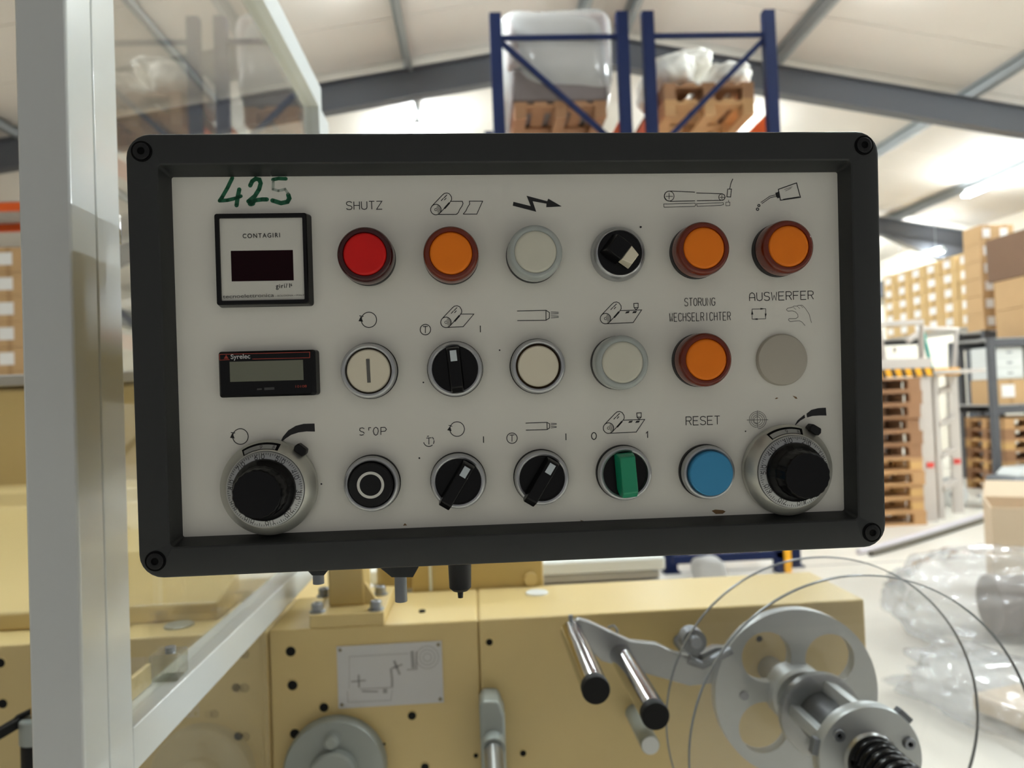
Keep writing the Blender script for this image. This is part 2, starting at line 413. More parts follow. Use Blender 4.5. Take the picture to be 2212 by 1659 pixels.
# --- printing: traced from enlargements of the picture; region -> (x0, y0, scale)
REG = dict(A=(260, 270, 640 / 2212), B=(860, 360, 580 / 2212), C=(1380, 280, 560 / 2212), D=(260, 650, 640 / 2212), E=(860, 630, 580 / 2212),
           F=(1380, 600, 560 / 2212), G=(260, 870, 640 / 2212), H=(860, 860, 580 / 2212), I=(1380, 850, 560 / 2212), J=(440, 440, 260 / 1875), K=(460, 900, 260 / 1659), L=(1600, 880, 220 / 1460))
def T(reg, pts, h=0.0):
    x0, y0, s = REG[reg]; return [pan(x0 + p[0] * s, y0 + p[1] * s, h) for p in pts]
INKZ = .00012
def circ(cx, cy, r, n=36, a0=0, a1=360): return [(cx + r * math.cos(R(a0 + (a1 - a0) * i / n)), cy + r * math.sin(R(a0 + (a1 - a0) * i / n))) for i in range(n + (0 if a1 - a0 == 360 else 1))]
class Ink:
    def __init__(s, reg): s.reg = reg; s.b = MB()
    def l(s, *pts, w=.40, closed=False, w2=None):
        q = T(s.reg, pts); s.b.ribbon(q, w * mm, 0, closed, w2 * mm if w2 else None)
        if w > 1.2:
            for p in q: s.b.flat([(p.x + w * mm / 2 * math.cos(R(30 * i)), p.y + w * mm / 2 * math.sin(R(30 * i))) for i in range(12)])   # round pen tips
        return s
    def c(s, cx, cy, r, w=.42, a0=0, a1=360): s.b.ribbon(T(s.reg, circ(cx, cy, r, 36, a0, a1)), w * mm, 0, a1 - a0 == 360); return s
    def f(s, *pts): s.b.flat(T(s.reg, pts), 0); return s
    def done(s, name, m='ink', label=None, parent=None, z=INKZ):
        o = s.b.build(name, m, parent or fp, smooth=0, loc=(0, 0, z), fix=False)
        for p in o.data.polygons:
            if p.normal.z < 0: p.flip()
        return tag(o, label)
FONT = {'S': [[(4, 5.1), (3.3, 5.8), (2, 6), (.8, 5.8), (.1, 5), (.2, 4), (1, 3.3), (3, 2.8), (3.9, 2.1), (4, 1.1), (3.3, .2), (2, 0), (.7, .2), (0, 1)]],
 'H': [[(0, 0), (0, 6)], [(4, 0), (4, 6)], [(0, 3.1), (4, 3.1)]], 'U': [[(0, 6), (0, 1.6), (.5, .5), (2, 0), (3.5, .5), (4, 1.6), (4, 6)]],
 'T': [[(0, 6), (4, 6)], [(2, 6), (2, 0)]], 'Z': [[(0, 6), (4, 6), (0, 0), (4, 0)]], 'O': [[(2, 6), (3.4, 5.4), (4, 4), (4, 2), (3.4, .6), (2, 0), (.6, .6), (0, 2), (0, 4), (.6, 5.4), (2, 6)]],
 'P': [[(0, 0), (0, 6), (2.8, 6), (3.8, 5.4), (4, 4.5), (3.8, 3.6), (2.8, 3), (0, 3)]], 'R': [[(0, 0), (0, 6), (2.8, 6), (3.8, 5.4), (4, 4.5), (3.8, 3.6), (2.8, 3), (0, 3)], [(2.2, 3), (4, 0)]],
 'E': [[(4, 6), (0, 6), (0, 0), (4, 0)], [(0, 3.1), (3.4, 3.1)]], 'F': [[(4, 6), (0, 6), (0, 0)], [(0, 3.1), (3.4, 3.1)]],
 'A': [[(0, 0), (0, 3.6), (.6, 5.2), (2, 6), (3.4, 5.2), (4, 3.6), (4, 0)], [(0, 2.4), (4, 2.4)]], 'W': [[(0, 6), (.7, 0), (2, 3.6), (3.3, 0), (4, 6)]],
 'N': [[(0, 0), (0, 6), (4, 0), (4, 6)]], 'G': [[(4, 5), (3.3, 5.8), (2, 6), (.7, 5.6), (0, 4.2), (0, 1.8), (.7, .4), (2, 0), (3.4, .4), (4, 1.6), (4, 2.8), (2.2, 2.8)]],
 'C': [[(4, 5), (3.3, 5.8), (2, 6), (.7, 5.6), (0, 4.2), (0, 1.8), (.7, .4), (2, 0), (3.3, .3), (4, 1.2)]], 'L': [[(0, 6), (0, 0), (4, 0)]], 'I': [[(2, 6), (2, 0)]],
 '0': [[(2, 6), (3.4, 5.4), (4, 4), (4, 2), (3.4, .6), (2, 0), (.6, .6), (0, 2), (0, 4), (.6, 5.4), (2, 6)]], '1': [[(1, 4.6), (2.4, 6), (2.4, 0)]],
 '2': [[(0, 4.8), (.8, 5.8), (2, 6), (3.4, 5.6), (4, 4.4), (3.4, 3.2), (0, 0), (4, 0)]], '3': [[(.2, 5.6), (2, 6), (3.6, 5.4), (3.6, 3.8), (2, 3.2), (3.6, 2.6), (4, 1.4), (3, .2), (1.6, 0), (0, .6)]],
 '4': [[(3, 0), (3, 6), (0, 1.8), (4, 1.8)]], '5': [[(3.8, 6), (.6, 6), (.3, 3.2), (2, 3.7), (3.6, 3), (4, 1.6), (3.2, .3), (1.6, 0), (0, .6)]],
 '6': [[(3.4, 5.8), (1.6, 5), (.3, 3), (0, 1.6), (.8, .3), (2, 0), (3.4, .4), (4, 1.6), (3.3, 3), (2, 3.4), (.6, 2.8)]], '7': [[(0, 6), (4, 6), (1.4, 0)]],
 '8': [[(2, 3.2), (.6, 4), (.6, 5.4), (2, 6), (3.4, 5.4), (3.4, 4), (2, 3.2), (.2, 2.2), (.2, .8), (2, 0), (3.8, .8), (3.8, 2.2), (2, 3.2)]],
 '9': [[(.6, .2), (2.4, 1), (3.8, 3.2), (4, 4.4), (3.2, 5.7), (2, 6), (.6, 5.6), (0, 4.4), (.7, 3.1), (2, 2.7), (3.5, 3.2)]]}
def letters(b, text, p0, ex, ey, cw, gap, w):
    """single-stroke lettering: p0 bottom left, ex / ey unit vectors scaled to letter height"""
    x = 0.0
    for ch in text:
        if ch in FONT:
            for st in FONT[ch]:
                b.ribbon([p0 + ex * (x + q[0] / 4 * cw) + ey * (q[1] / 6) for q in st], w, 0)
        x += cw + gap
    return b
def legend(text, bl, br, hpx, w=.42, gapr=.36, name='lettering', label=None, m='ink'):
    a = pan(*bl); c = pan(*br); t = pan(bl[0] + (bl[0] - bl[0]) * 1.0 - hpx * .02, bl[1] - hpx)
    ht = (t - a).length; d = (c - a); L = d.length; ex = d.normalized(); ey = Vector((-ex.y, ex.x)) * ht
    n = len(text); cw = L / (n + (n - 1) * gapr)
    b = letters(MB(), text, a, ex, ey, cw, cw * gapr, w * mm)
    o = b.build(name, m, fp, smooth=0, loc=(0, 0, INKZ), fix=False)
    for p in o.data.polygons:
        if p.normal.z < 0: p.flip()
    return tag(o, label or 'printed word ' + text)
legend('SHUTZ', (748.5, 453), (825.5, 452), 17.3)
legend('RESET', (1482, 918.5), (1555, 916.5), 18)
legend('STORUNG', (1479, 661), (1544.5, 660), 16.5, w=.36, gapr=.42)
legend('WECHSELRICHTER', (1446.5, 694.5), (1578, 691.5), 17.5, w=.36, gapr=.5)
legend('AUSWERFER', (1619, 650.3), (1757, 646.3), 17.8)
Ink('D').l((1822, 955), (1808, 947), (1790, 950), (1786, 965), (1797, 975), (1815, 980), (1821, 990)).l((1817, 998), (1800, 1003), (1786, 999)).l((1852, 947), (1872, 946)).l((1855, 947), (1855, 968))\
    .l((1908, 943), (1922, 952), (1926, 972), (1920, 995), (1908, 1003), (1895, 995), (1888, 972), (1894, 952), (1908, 943)).l((1945, 1000), (1945, 945), (1975, 944), (1987, 958), (1978, 972), (1948, 975)).done('lettering', label='worn printed word STOP')
# rotation arrows
for reg, cx, cy, r in (('A', 1856, 1455, 57), ('G', 897, 252, 58)):
    Ink(reg).c(cx, cy, r).l((cx - 72, cy - 30), (cx - 40, cy - 26)).f((cx - 60, cy - 28), (cx - 78, cy + 10), (cx - 44, cy + 14)).done('pictogram', label='printed circular rotation arrow')
Ink('H').c(486, 255, 60).l((416, 224), (446, 232)).f((428, 230), (404, 264), (440, 272)).done('pictogram', label='printed circular rotation arrow')
def roll(reg, x, y, s=1.0, tail=None, sheet=True):
    """film-roll pictogram, (x, y) = centre of the near end of the roll in the enlargement"""
    k = Ink(reg)
    P = lambda *q: [(x + s * a, y + s * b) for a, b in q]
    k.c(x, y, 43 * s).c(x, y, 10 * s, .26)
    for rr, a0, a1 in ((19, -80, 60), (27, -75, 55), (35, -70, 60)): k.c(x, y, rr * s, .20, a0, a1)
    k.l(*P((-32, -30), (52, -118), (70, -133), (92, -137), (113, -128), (128, -105), (130, -82), (118, -62), (30, 32)))
    k.l(*P((65, -95), (92, -122))).l(*P((42, -72), (62, -93))).l(*P((70, -78), (86, -96)))
    k.l(*P((70, -8), (112, -56)), w=.9)
    return k, P
k, P = roll('B', 311, 354); k.l(*P((20, 40), (168, 40), (185, 25), (196, 0), (216, -30), (224, -50), (218, -68), (124, -68)))
k.l(*P((225, 38), (337, 38), (385, -69), (276, -69), (278, -45), (262, -20), (248, 10), (225, 38))); k.done('pictogram', label='printed torn film roll symbol')
k, P = roll('E', 394, 253); k.l(*P((10, 42), (142, 36), (230, -68), (124, -68))); k.done('pictogram', label='printed film roll symbol')
for reg, x, y in (('E', 1708, 222), ('H', 1733, 247)):
    k, P = roll(reg, x, y); k.l(*P((12, 42), (228, 33), (298, -71), (124, -66)))
    k.l(*P((233, -124), (269, -126), (269, -90), (252, -72), (236, -90)), closed=True).l(*P((236, -90), (269, -90)))
    k.f(*P((172, -58), (200, -62), (192, -46), (162, -42))).f(*P((230, -60), (260, -62), (250, -46), (220, -44))); k.done('pictogram', label='printed film roll and print head symbol')
Ink('B').f((950, 290), (1092, 325), (1058, 240), (1228, 285), (1237, 264), (1348, 328), (1220, 335), (1222, 305), (1108, 285), (1138, 372), (944, 322)).done('pictogram', label='printed black lightning arrow')
for reg, pts in (('E', ((980, 160), (1218, 154), (1246, 172), (1246, 218), (1218, 236), (982, 239), 168, 217, 1258, 1322)), ('H', ((1050, 206), (1226, 200), (1248, 212), (1248, 245), (1228, 259), (1052, 264), 207, 245, 1258, 1306))):
    k = Ink(reg).l(*pts[:6]).l(pts[1], pts[4]); y0, y1, xa, xb = pts[6:]
    for i in range(4): yy = y0 + (y1 - y0) * i / 3; k.l((xa, yy), (xb, yy + (-4 if i % 2 else 2)), w=.28)
    k.done('pictogram', label='printed blowing nozzle symbol')
for reg, x, y in (('E', 225, 313), ('H', 938, 330)):
    Ink(reg).c(x, y, 43).l((x - 20, y - 25), (x + 20, y - 27)).l((x, y - 26), (x, y + 28)).done('lettering', label='printed T in a circle')
Ink('H').c(253, 355, 43, a0=-10, a1=30).c(253, 355, 43, a0=-50, a1=-18).c(253, 355, 43, a0=45, a1=168).l((232, 330), (276, 326)).l((254, 328), (254, 382)).l((238, 315), (254, 312)).done('lettering', label='worn printed T in a circle')
for reg, x, y0, y1 in (('E', 677, 280, 335), ('H', 703, 315, 368), ('H', 1382, 291, 346)): Ink(reg).l((x, y0), (x + 1, y1), w=.5).done('lettering', label='printed stroke mark')
Ink('H').l(*circ(1613, 312, 1, 2), w=.01).l(*[(1613 + 20 * math.cos(R(a)), 312 + 28 * math.sin(R(a))) for a in range(0, 360, 15)], w=.5, closed=True).done('lettering', label='printed numeral 0')
Ink('H').l((2042, 290), (2055, 276), (2055, 327), w=.5).done('lettering', label='printed numeral 1')
# belt conveyor symbol
k = Ink('C').c(258, 568, 42, .34).c(708, 577, 27, .34).l((258, 540), (258, 596), w=.28).l((228, 570), (290, 570), w=.28).l((708, 556), (708, 598), w=.28).l((686, 578), (732, 578), w=.28)
k.l((270, 612), (240, 605), (222, 585), (217, 565), (226, 540), (248, 526), (280, 525), (478, 534), w=.4).l((490, 541), (712, 548), (730, 558), (736, 578), (726, 597), (708, 604), (494, 607), w=.4).l((270, 613), (480, 608), w=.4)
k.l((212, 635), (478, 628), (485, 645), (475, 656), (214, 662), w=.26, closed=True).l((492, 632), (720, 624), (722, 640), (700, 646), (498, 656), w=.26, closed=True)
k.l((758, 508), (790, 508), (782, 576), (750, 574), w=.42, closed=True).l((775, 505), (782, 470), (790, 445), (802, 420), w=.42).l((742, 620), (742, 650), (776, 648), (776, 618), w=.24, closed=True).l((766, 600), (764, 618), w=.24)
k.done('pictogram', label='printed belt conveyor symbol')
# oil can symbol
k = Ink('C').l((1190, 510), (1345, 455), (1378, 578), (1208, 603), closed=True, w=.5).f((1172, 540), (1192, 528), (1202, 582), (1180, 586)).f((1164, 540), (1176, 536), (1184, 576), (1172, 578))
k.l((1166, 558), (1118, 568), (1040, 622), w=.34).l((1168, 572), (1124, 580), (1048, 632), w=.34).c(1024, 648, 9, .5).c(1012, 680, 10, .5).l((1240, 512), (1310, 488), w=.2).l((1250, 524), (1300, 500), w=.2).l((1230, 596), (1370, 574), w=.5)
k.done('pictogram', label='printed dripping oil can symbol')
# cycle and hand symbols
Ink('F').l((965, 268), (1082, 264), w=.3).l((1082, 264), (1082, 350), w=.3).l((1082, 350), (968, 354), w=.3).l((966, 354), (966, 268), w=.3)\
    .f((1036, 258), (1082, 264), (1036, 272)).f((1074, 306), (1090, 306), (1080, 346)).f((1012, 346), (968, 354), (1014, 360)).f((958, 314), (976, 314), (966, 272)).done('pictogram', label='printed square cycle arrows')
Ink('F').l((1418, 408), (1392, 378), (1368, 367), (1290, 374), (1275, 360), (1282, 349), (1340, 348), (1358, 335), (1356, 315), (1336, 292), (1308, 282), (1272, 286), (1259, 274), (1266, 262), (1312, 250), (1322, 242), (1352, 242), (1358, 236), (1392, 234), (1420, 262), (1452, 310), (1472, 384), w=.26)\
    .l((1318, 252), (1340, 272), w=.2).l((1352, 244), (1372, 264), w=.2).l((1380, 238), (1400, 256), w=.2).done('pictogram', 'ink_faded', label='faint printed grasping hand symbol')
# register mark
k = Ink('I').l((920, 226), (1102, 224), w=.28).l((1010, 145), (1010, 292), w=.28)
for r in (38, 54, 68): k.c(1010, 222, r, .26, 95, 268).c(1012, 226, r + 6, .26, -88, 88)
k.c(1010, 226, 28, .24).done('pictogram', 'ink_faded', label='faint printed register target')
def sweep(reg, pts_out, pts_in): Ink(reg).f(*(list(pts_out) + list(reversed(pts_in)))).done('pictogram', label='printed black widening sweep')
sweep('G', ((1190, 306), (1215, 252), (1255, 205), (1310, 172), (1370, 157), (1450, 155)), ((1190, 306), (1230, 270), (1275, 240), (1330, 222), (1390, 214), (1453, 215)))
Ink('I').f((1324, 282), (1352, 230), (1412, 180), (1418, 208), (1376, 232)).f((1430, 172), (1470, 140), (1530, 125), (1595, 121), (1600, 188), (1540, 188), (1480, 192), (1434, 205)).done('pictogram', label='printed black widening sweep with a scratch')
# handwriting
Ink('A').l((836, 396), (800, 470), (760, 540), (742, 566), w=2.0).l((742, 566), (800, 562), (860, 548), (900, 532), w=1.9).l((888, 482), (876, 540), (868, 600), w=2.2)\
    .l((970, 452), (985, 420), (1010, 402), (1038, 408), (1048, 436), (1036, 480), (1005, 530), (962, 566), w=2.2).l((956, 570), (980, 580), (1010, 562), (1060, 556), (1094, 556), w=2.2).l((972, 586), (986, 584), w=3.0)\
    .l((1140, 408), (1180, 400), (1236, 402), w=1.9).l((1254, 522), (1262, 548), (1248, 574), (1200, 584), (1136, 564), w=2.3).done('handwriting', 'marker', 'green marker number 425 partly rubbed off')
Ink('A').l((1142, 420), (1140, 480), (1180, 492), (1230, 480), (1252, 510), w=1.4).done('handwriting', 'marker_faded', 'rubbed-out stroke of the marker digit')
# dirt specks
for reg, x, y, r in (('B', 1998, 498, 9), ('B', 836, 1512, 7), ('E', 208, 748, 7), ('H', 175, 494, 8), ('K', 1495, 928, 13), ('I', 910, 322, 6), ('C', 18, 830, 7)):
    Ink(reg).f(*circ(x, y, r, 7)).done('speck', 'ink')
Ink('I').f((620, 1000), (650, 990), (720, 995), (740, 1008), (715, 1026), (655, 1028)).done('stain', 'grime', 'brown stain by the lower edge')
Ink('I').f((1160, 46), (1175, 34), (1190, 38), (1172, 48)).f((1310, 18), (1345, 30), (1352, 46), (1335, 44)).done('stain', 'grime', 'brown rust flecks')
Ink('H').f((40, 1050), (56, 1030), (74, 1048)).f((1500, 1004), (1530, 1012), (1532, 1022), (1505, 1012)).done('stain', 'grime', 'brown rust flecks')

# --- controls
def ctl(name, m, px, py, h, mbf, label, smooth=35):
    c = pan(px, py, h); o = mbf.build(name, m, cp, smooth=smooth, loc=(c.x, c.y, 0)); return tag(o, label)
def pilot(px, py, colour, label):
    b = MB().lathe([(.0146, 0), (.0146, .0042), (.0143, .0046), (.0130, .0046)], 56)
    o = ctl('pilot_light', 'black_plastic', px, py, .0145, b, label)
    MB().lathe([(.0138, .0044), (.0145, .0052), (.0144, .0118), (.0139, .0136), (.0130, .0146), (.0121, .0149), (.0113, .0147), (.0109, .0141)], 64).build('lens', 'lens_rim_' + colour, o)
    MB().lathe([(.0109, .0141), (.0104, .0147), (.0094, .0150), (.005, .0148), (.0004, .0147)], 56, cap1=True).build('lens_face', 'lens_face_' + colour, o)
pilot(788, 549, 'red', 'red pilot light under the word SHUTZ')
pilot(974, 547, 'orange', 'orange pilot light under the torn film roll symbol')
pilot(1157, 544, 'milk', 'milky white pilot light under the lightning arrow')
pilot(1521, 536, 'orange', 'orange pilot light under the conveyor symbol')
pilot(1704, 532, 'orange', 'orange pilot light under the oil can symbol')
pilot(1345, 783, 'milk', 'milky white pilot light under the print head symbol')
pilot(1526, 777, 'orange', 'orange pilot light under the word WECHSELRICHTER')
ctl('blanking_plug', 'plug_beige', 1692, 777, .003, MB().lathe([(.0143, 0), (.0143, .0016), (.0136, .0027), (.0115, .0032), (.0004, .0034)], 48, cap1=True), 'beige blanking plug under the hand symbol')
def ring(px, py, h, name, label):
    b = MB().lathe([(.0149, 0), (.0149, .0026), (.0145, .0030), (.012, .0030)], 56)
    o = ctl(name, 'black_plastic', px, py, h, b, label)
    MB().lathe([(.0143, .0028), (.0146, .0036), (.0145, .0062), (.0139, .0076), (.0130, .0081), (.0122, .0078), (.0118, .0066), (.0118, .0040)], 64).build('metal_ring', 'ring_steel', o)
    return o
def button(px, py, cap, r, hz, label):
    o = ring(px, py, .007, 'push_button', label)
    MB().lathe([(.0118, .0040), (r - .0002, .0052)], 48).build('gap', 'grime' if cap == 'cap_cream' else 'socket_black', o)
    MB().lathe([(r, .003), (r, hz - .0006), (r - .0006, hz), (.0004, hz + .0001)], 56, cap1=True).build('cap', cap, o)
    return o
o = button(796, 801, 'cap_cream', .0113, .0072, 'cream push button with a grey bar beside the counter')
MB().box(-.0009, .0009, -.0062, .0062, .0073, .0075).build('bar_mark', 'ink_faded', o, smooth=0).rotation_euler = (0, 0, R(1.5))
button(1163, 791, 'cap_cream', .0109, .0074, 'plain cream push button under the nozzle symbol')
o = button(802, 1046, 'black_plastic', .0115, .0100, 'black push button with a white ring under the word STOP')
MB().lathe([(.0056, .0101), (.0070, .0101), (.0070, .0103), (.0056, .0103), (.0056, .0101)], 48).build('ring_mark', 'cap_white', o)
button(1532, 1021, 'cap_blue', .0119, .0112, 'blue push button under the word RESET')
def selector(px, py, ang, m, w, L0, L1, label, pointer=True, hz=.0150):
    o = ring(px, py, .007, 'selector_switch', label)
    MB().lathe([(.0118, .0056), (.0004, .0057)], 48, cap1=True).build('disc', 'black_gloss', o)
    M = Matrix.Rotation(R(-ang), 4, 'Z')
    # handle: a bar from +L0 (pointer end) to -L1, top face tapering, tail overhanging the ring
    prof = [(L0, .0056), (L0, .0125), (L0 - .0012, hz), (-L1 + .003, hz), (-L1, hz - .0035), (-L1 + .0003, .0082), (-L1 + .0022, .0066), (-L1 + .004, .0056)]
    b = MB(); n = len(prof); wt = w * .40
    vs = [(-w / 2 if z < .008 else -wt, y_, z) for y_, z in prof] + [(w / 2 if z < .008 else wt, y_, z) for y_, z in prof]
    b.add([M @ Vector(p) for p in vs], [tuple(range(n)), tuple(range(2 * n - 1, n - 1, -1))] + [(i, n + i, n + (i + 1) % n, (i + 1) % n) for i in range(n)])
    b.build('handle', m, o, bevel=.0006)
    if pointer:
        q = MB().box(-.0017, .0017, L0 - .0075, L0 - .0019, hz - .0002, hz + .0002, M)
        q.build('pointer_mark', 'pointer', o, smooth=0)
    return o
selector(983, 797, -5, 'black_gloss', .0078, .0115, .0126, 'black selector switch under the plain film roll symbol, pointing straight up')
selector(990, 1040, 32, 'black_gloss', .0078, .0115, .0152, 'black selector switch beside the STOP button, turned to the right')
selector(1171, 1033, 32, 'black_gloss', .0078, .0115, .0152, 'black selector switch under the small nozzle symbol, turned to the right')
selector(1351, 1023, -4, 'handle_green', .0102, .0112, .0120, 'green selector switch between the numerals 0 and 1', False, .0165)
# key-type selector with cream insert
c = pan(1339, 546, .006)
o = tag(MB().lathe([(.0148, 0), (.0148, .0015), (.0143, .0040), (.0126, .0062), (.0121, .0064), (.0117, .0056), (.0117, .003)], 56).build('selector_switch', 'ring_steel', cp, loc=(c.x, c.y, 0)), 'black knob selector with a cream insert under a blank space')
MB().lathe([(.0118, .0050), (.0004, .0052)], 40, cap1=True).build('disc', 'black_gloss', o)
M = Matrix.Rotation(R(-128), 4, 'Z')
MB().prism([(-.0062, -.0090), (.0062, -.0090), (.0068, -.004), (.0062, .0020), (-.0062, .0020), (-.0068, -.004)], .005, .0155, M, [(-.0046, -.0072), (.0046, -.0072), (.0050, -.003), (.0048, .0020), (-.0048, .0020), (-.0050, -.003)]).build('knob', 'black_gloss', o, bevel=.0005)
MB().prism([(-.0046, .0020), (.0046, .0020), (.0044, .0088), (-.0044, .0088)], .006, .0148, M, [(-.0046, .0020), (.0046, .0020), (.0030, .0080), (-.0030, .0080)]).build('insert', 'cap_cream', o, bevel=.0004)

def pot(px, py, a60, first, lever, label):
    """multi-turn dial; px,py = centre of the graduated ring (11 mm proud); a60 = angle of the numeral 'first' clockwise from the top"""
    c = pan(px, py, .011)
    o = tag(MB().lathe([(.0246, 0), (.0250, .0012), (.0250, .0040), (.0246, .0050), (.0200, .0098), (.0197, .0098), (.0197, .006)], 80).build('turns_dial', 'dial_alu', cp, loc=(c.x, c.y, 0)), label)
    MB().lathe([(.0194, .006), (.0195, .0106), (.0190, .0112), (.0155, .0124), (.0150, .0124)], 80).build('scale_ring', 'dial_scale', o)
    g = MB()
    def onring(r, a): return Vector((r * math.sin(a), r * math.cos(a)))
    def zr(r): return .0112 + (.0190 - r) / .0035 * .0012 + .00008
    for i in range(100):
        a = R(a60) + i * 2 * math.pi / 100
        r1 = .0189; r0 = .0158 if i % 10 == 0 else (.0172 if i % 5 == 0 else .0179)
        e = Vector((math.cos(a), -math.sin(a))) * .00013
        p, q = onring(r0, a), onring(r1, a)
        g.add([(p.x - e.x, p.y - e.y, zr(r0)), (p.x + e.x, p.y + e.y, zr(r0)), (q.x + e.x, q.y + e.y, zr(r1)), (q.x - e.x, q.y - e.y, zr(r1))], [(0, 1, 2, 3)])
    gg = g.build('graduation', 'ink', o, smooth=0, fix=False); gg['kind'] = 'stuff'
    d = MB(); n = 0
    for i in range(10):
        num = (first - 10 * i) % 100; a = R(a60 + 36 * i)
        for ch, off in ((str(num // 10), -.0017), ('0', .0017)):
            er = onring(1, a); et = Vector((math.cos(a), -math.sin(a)))
            for st in FONT[ch]:
                m0 = len(d.v); pts = [er * (.0160 + q[1] / 6 * .0021) + et * (off + (q[0] - 2) / 4 * .0015) for q in st]
                d.ribbon(pts, .00030, 0)
                for v in d.v[m0:]: v.z = zr(math.hypot(v.x, v.y)) + .00004
    d.build('numerals', 'ink', o, smooth=0, fix=False)
    # counting window in the flange
    wv = MB(); wf = []
    for kind, (ra, rb, aa, ab, dz) in enumerate(((.0205, .0238, -32, 18, .00008), (.0208, .0228, -30, 14, .00016))):
        s = MB(); N = 20
        for i in range(N + 1):
            a = R(aa + (ab - aa) * i / N)
            for r in (ra, rb):
                p = onring(r, a); s.v.append(Vector((p.x, p.y, .0098 - (r - .0200) / .0046 * .0048 + dz)))
        s.f = [(2 * i, 2 * i + 1, 2 * i + 3, 2 * i + 2) for i in range(N)]
        w_ = s.build('turns_window' if kind == 0 else 'turns_counter', 'socket_black' if kind == 0 else 'dial_scale', o, smooth=0, fix=False)
        for p in w_.data.polygons:
            if p.normal.z < 0: p.flip()
    d = MB()
    for ch, an in (('9', -6), ('8', 11)):
        a = R(an); er = onring(1, a); et = Vector((math.cos(a), -math.sin(a)))
        for st in FONT[ch]:
            m0 = len(d.v); d.ribbon([er * (.0210 + q[1] / 6 * .0016) + et * ((q[0] - 2) / 4 * .0012) for q in st], .00018, 0)
            for v in d.v[m0:]: v.z = .0098 - (math.hypot(v.x, v.y) - .0200) / .0046 * .0048 + .00026
    d.build('numerals', 'ink', o, smooth=0, fix=False)
    kn = MB().lathe([(.0158, .0122), (.0160, .0128), (.0155, .0150), (.0134, .0168), (.0127, .0185), (.0124, .0262), (.0117, .0272), (.0004, .0273)], 80, cap1=True,
                    wob=lambda a, z: 1 - (.028 * (0.5 + 0.5 * math.cos(a * 20)) if z > .0166 else 0))
    kn.build('knob', 'black_gloss', o, smooth=50)
    a = R(lever); M = Matrix.Rotation(-a, 4, 'Z')
    MB().prism([(-.0026, .0238), (.0030, .0240), (.0036, .0262), (.0024, .0284), (-.0030, .0282), (-.0036, .0258)], .0020, .0080, M).build('lock_lever', 'black_plastic', o, bevel=.0006)
    return o
pot(573, 1057.5, -7.5, 60, 42, 'silver multi-turn dial with black knob below the counter')
pot(1715, 1019, -12, 30, 33, 'silver multi-turn dial with black knob beside the RESET button')

# tachometer
c0 = pan(566, 558, .006)
tx0, ty1 = pan(461, 466, .006); tx1, ty0 = pan(671, 655, .006)
h0 = [pan(461, 464, .006), pan(661, 457, .006), pan(668, 655, .006), pan(469, 660, .006)]
tx0 = (h0[0].x + h0[3].x) / 2; tx1 = (h0[1].x + h0[2].x) / 2; ty1 = (h0[0].y + h0[1].y) / 2; ty0 = (h0[2].y + h0[3].y) / 2
tcx, tcy, tw, th = (tx0 + tx1) / 2, (ty0 + ty1) / 2, (tx1 - tx0), (ty1 - ty0)
b = MB()
lo = [(rrect(-tw / 2 - .0006, tw / 2 + .0014, -th / 2 - .0008, th / 2 + .0004, .0016, 3), 0), (rrect(-tw / 2, tw / 2, -th / 2, th / 2, .0012, 3), .0055), (rrect(-tw / 2 + .0005, tw / 2 - .0005, -th / 2 + .0005, th / 2 - .0005, .001, 3), .006),
      (rrect(-tw / 2 + .0022, tw / 2 - .0022, -th / 2 + .0022, th / 2 - .0022, .0004, 3), .006), (rrect(-tw / 2 + .0024, tw / 2 - .0024, -th / 2 + .0024, th / 2 - .0024, .0004, 3), .0048)]
n = len(lo[0][0])
for pts, z in lo: b.v += [Vector((p[0], p[1], z)) for p in pts]
for i in range(len(lo) - 1):
    for k in range(n): b.f.append((i * n + k, i * n + (k + 1) % n, (i + 1) * n + (k + 1) % n, (i + 1) * n + k))
tm = tag(b.build('tachometer', 'black_gloss', cp, smooth=25, loc=(tcx, tcy, 0), fix=False), 'square black-framed tachometer with a dark red display')
MB().box(-tw / 2 + .002, tw / 2 - .002, -th / 2 + .002, th / 2 - .002, .003, .0049).build('meter_face', 'meter_face', tm, smooth=0)
def loc_of(px, py, h, cx, cy): p = pan(px, py, h); return Vector((p.x - cx, p.y - cy))
q = [loc_of(*p, .005, tcx, tcy) for p in ((498, 543), (632, 539), (635, 605), (501, 608.5))]
MB().box((q[0].x + q[3].x) / 2, (q[1].x + q[2].x) / 2, (q[2].y + q[3].y) / 2, (q[0].y + q[1].y) / 2, .0046, .0050).build('display', 'led_window', tm, smooth=0)
def word(text, px0, px1, h, parent, cx, cy, m, name='lettering', bold=0.0, hfix=None, shear=0.0, spc=1.0, lab=None):
    """filled lettering between two baseline pixels, h = height above the plate"""
    cu = bpy.data.curves.new('t', 'FONT'); cu.body = text; cu.size = 1.0; cu.space_character = spc; cu.offset = bold; cu.shear = shear
    ob = bpy.data.objects.new('t', cu); COL.objects.link(ob)
    bpy.context.view_layer.update()
    me = bpy.data.meshes.new_from_object(ob.evaluated_get(bpy.context.evaluated_depsgraph_get()))
    bpy.data.objects.remove(ob)
    xs = [v.co.x for v in me.vertices]; a = loc_of(*px0, h, cx, cy); d = loc_of(*px1, h, cx, cy) - a
    k = d.length / (max(xs) - min(xs)); ky = hfix / 0.73 if hfix else k; ex = d.normalized(); ey = Vector((-ex.y, ex.x)); x0 = min(xs)
    for v in me.vertices:
        p = a + ex * ((v.co.x - x0) * k) + ey * (v.co.y * ky); v.co = (p.x, p.y, h + .00008)
    me.materials.append(MATS[m]); o = bpy.data.objects.new(name, me); COL.objects.link(o); o.parent = parent
    return tag(o, lab or 'printed ' + text)
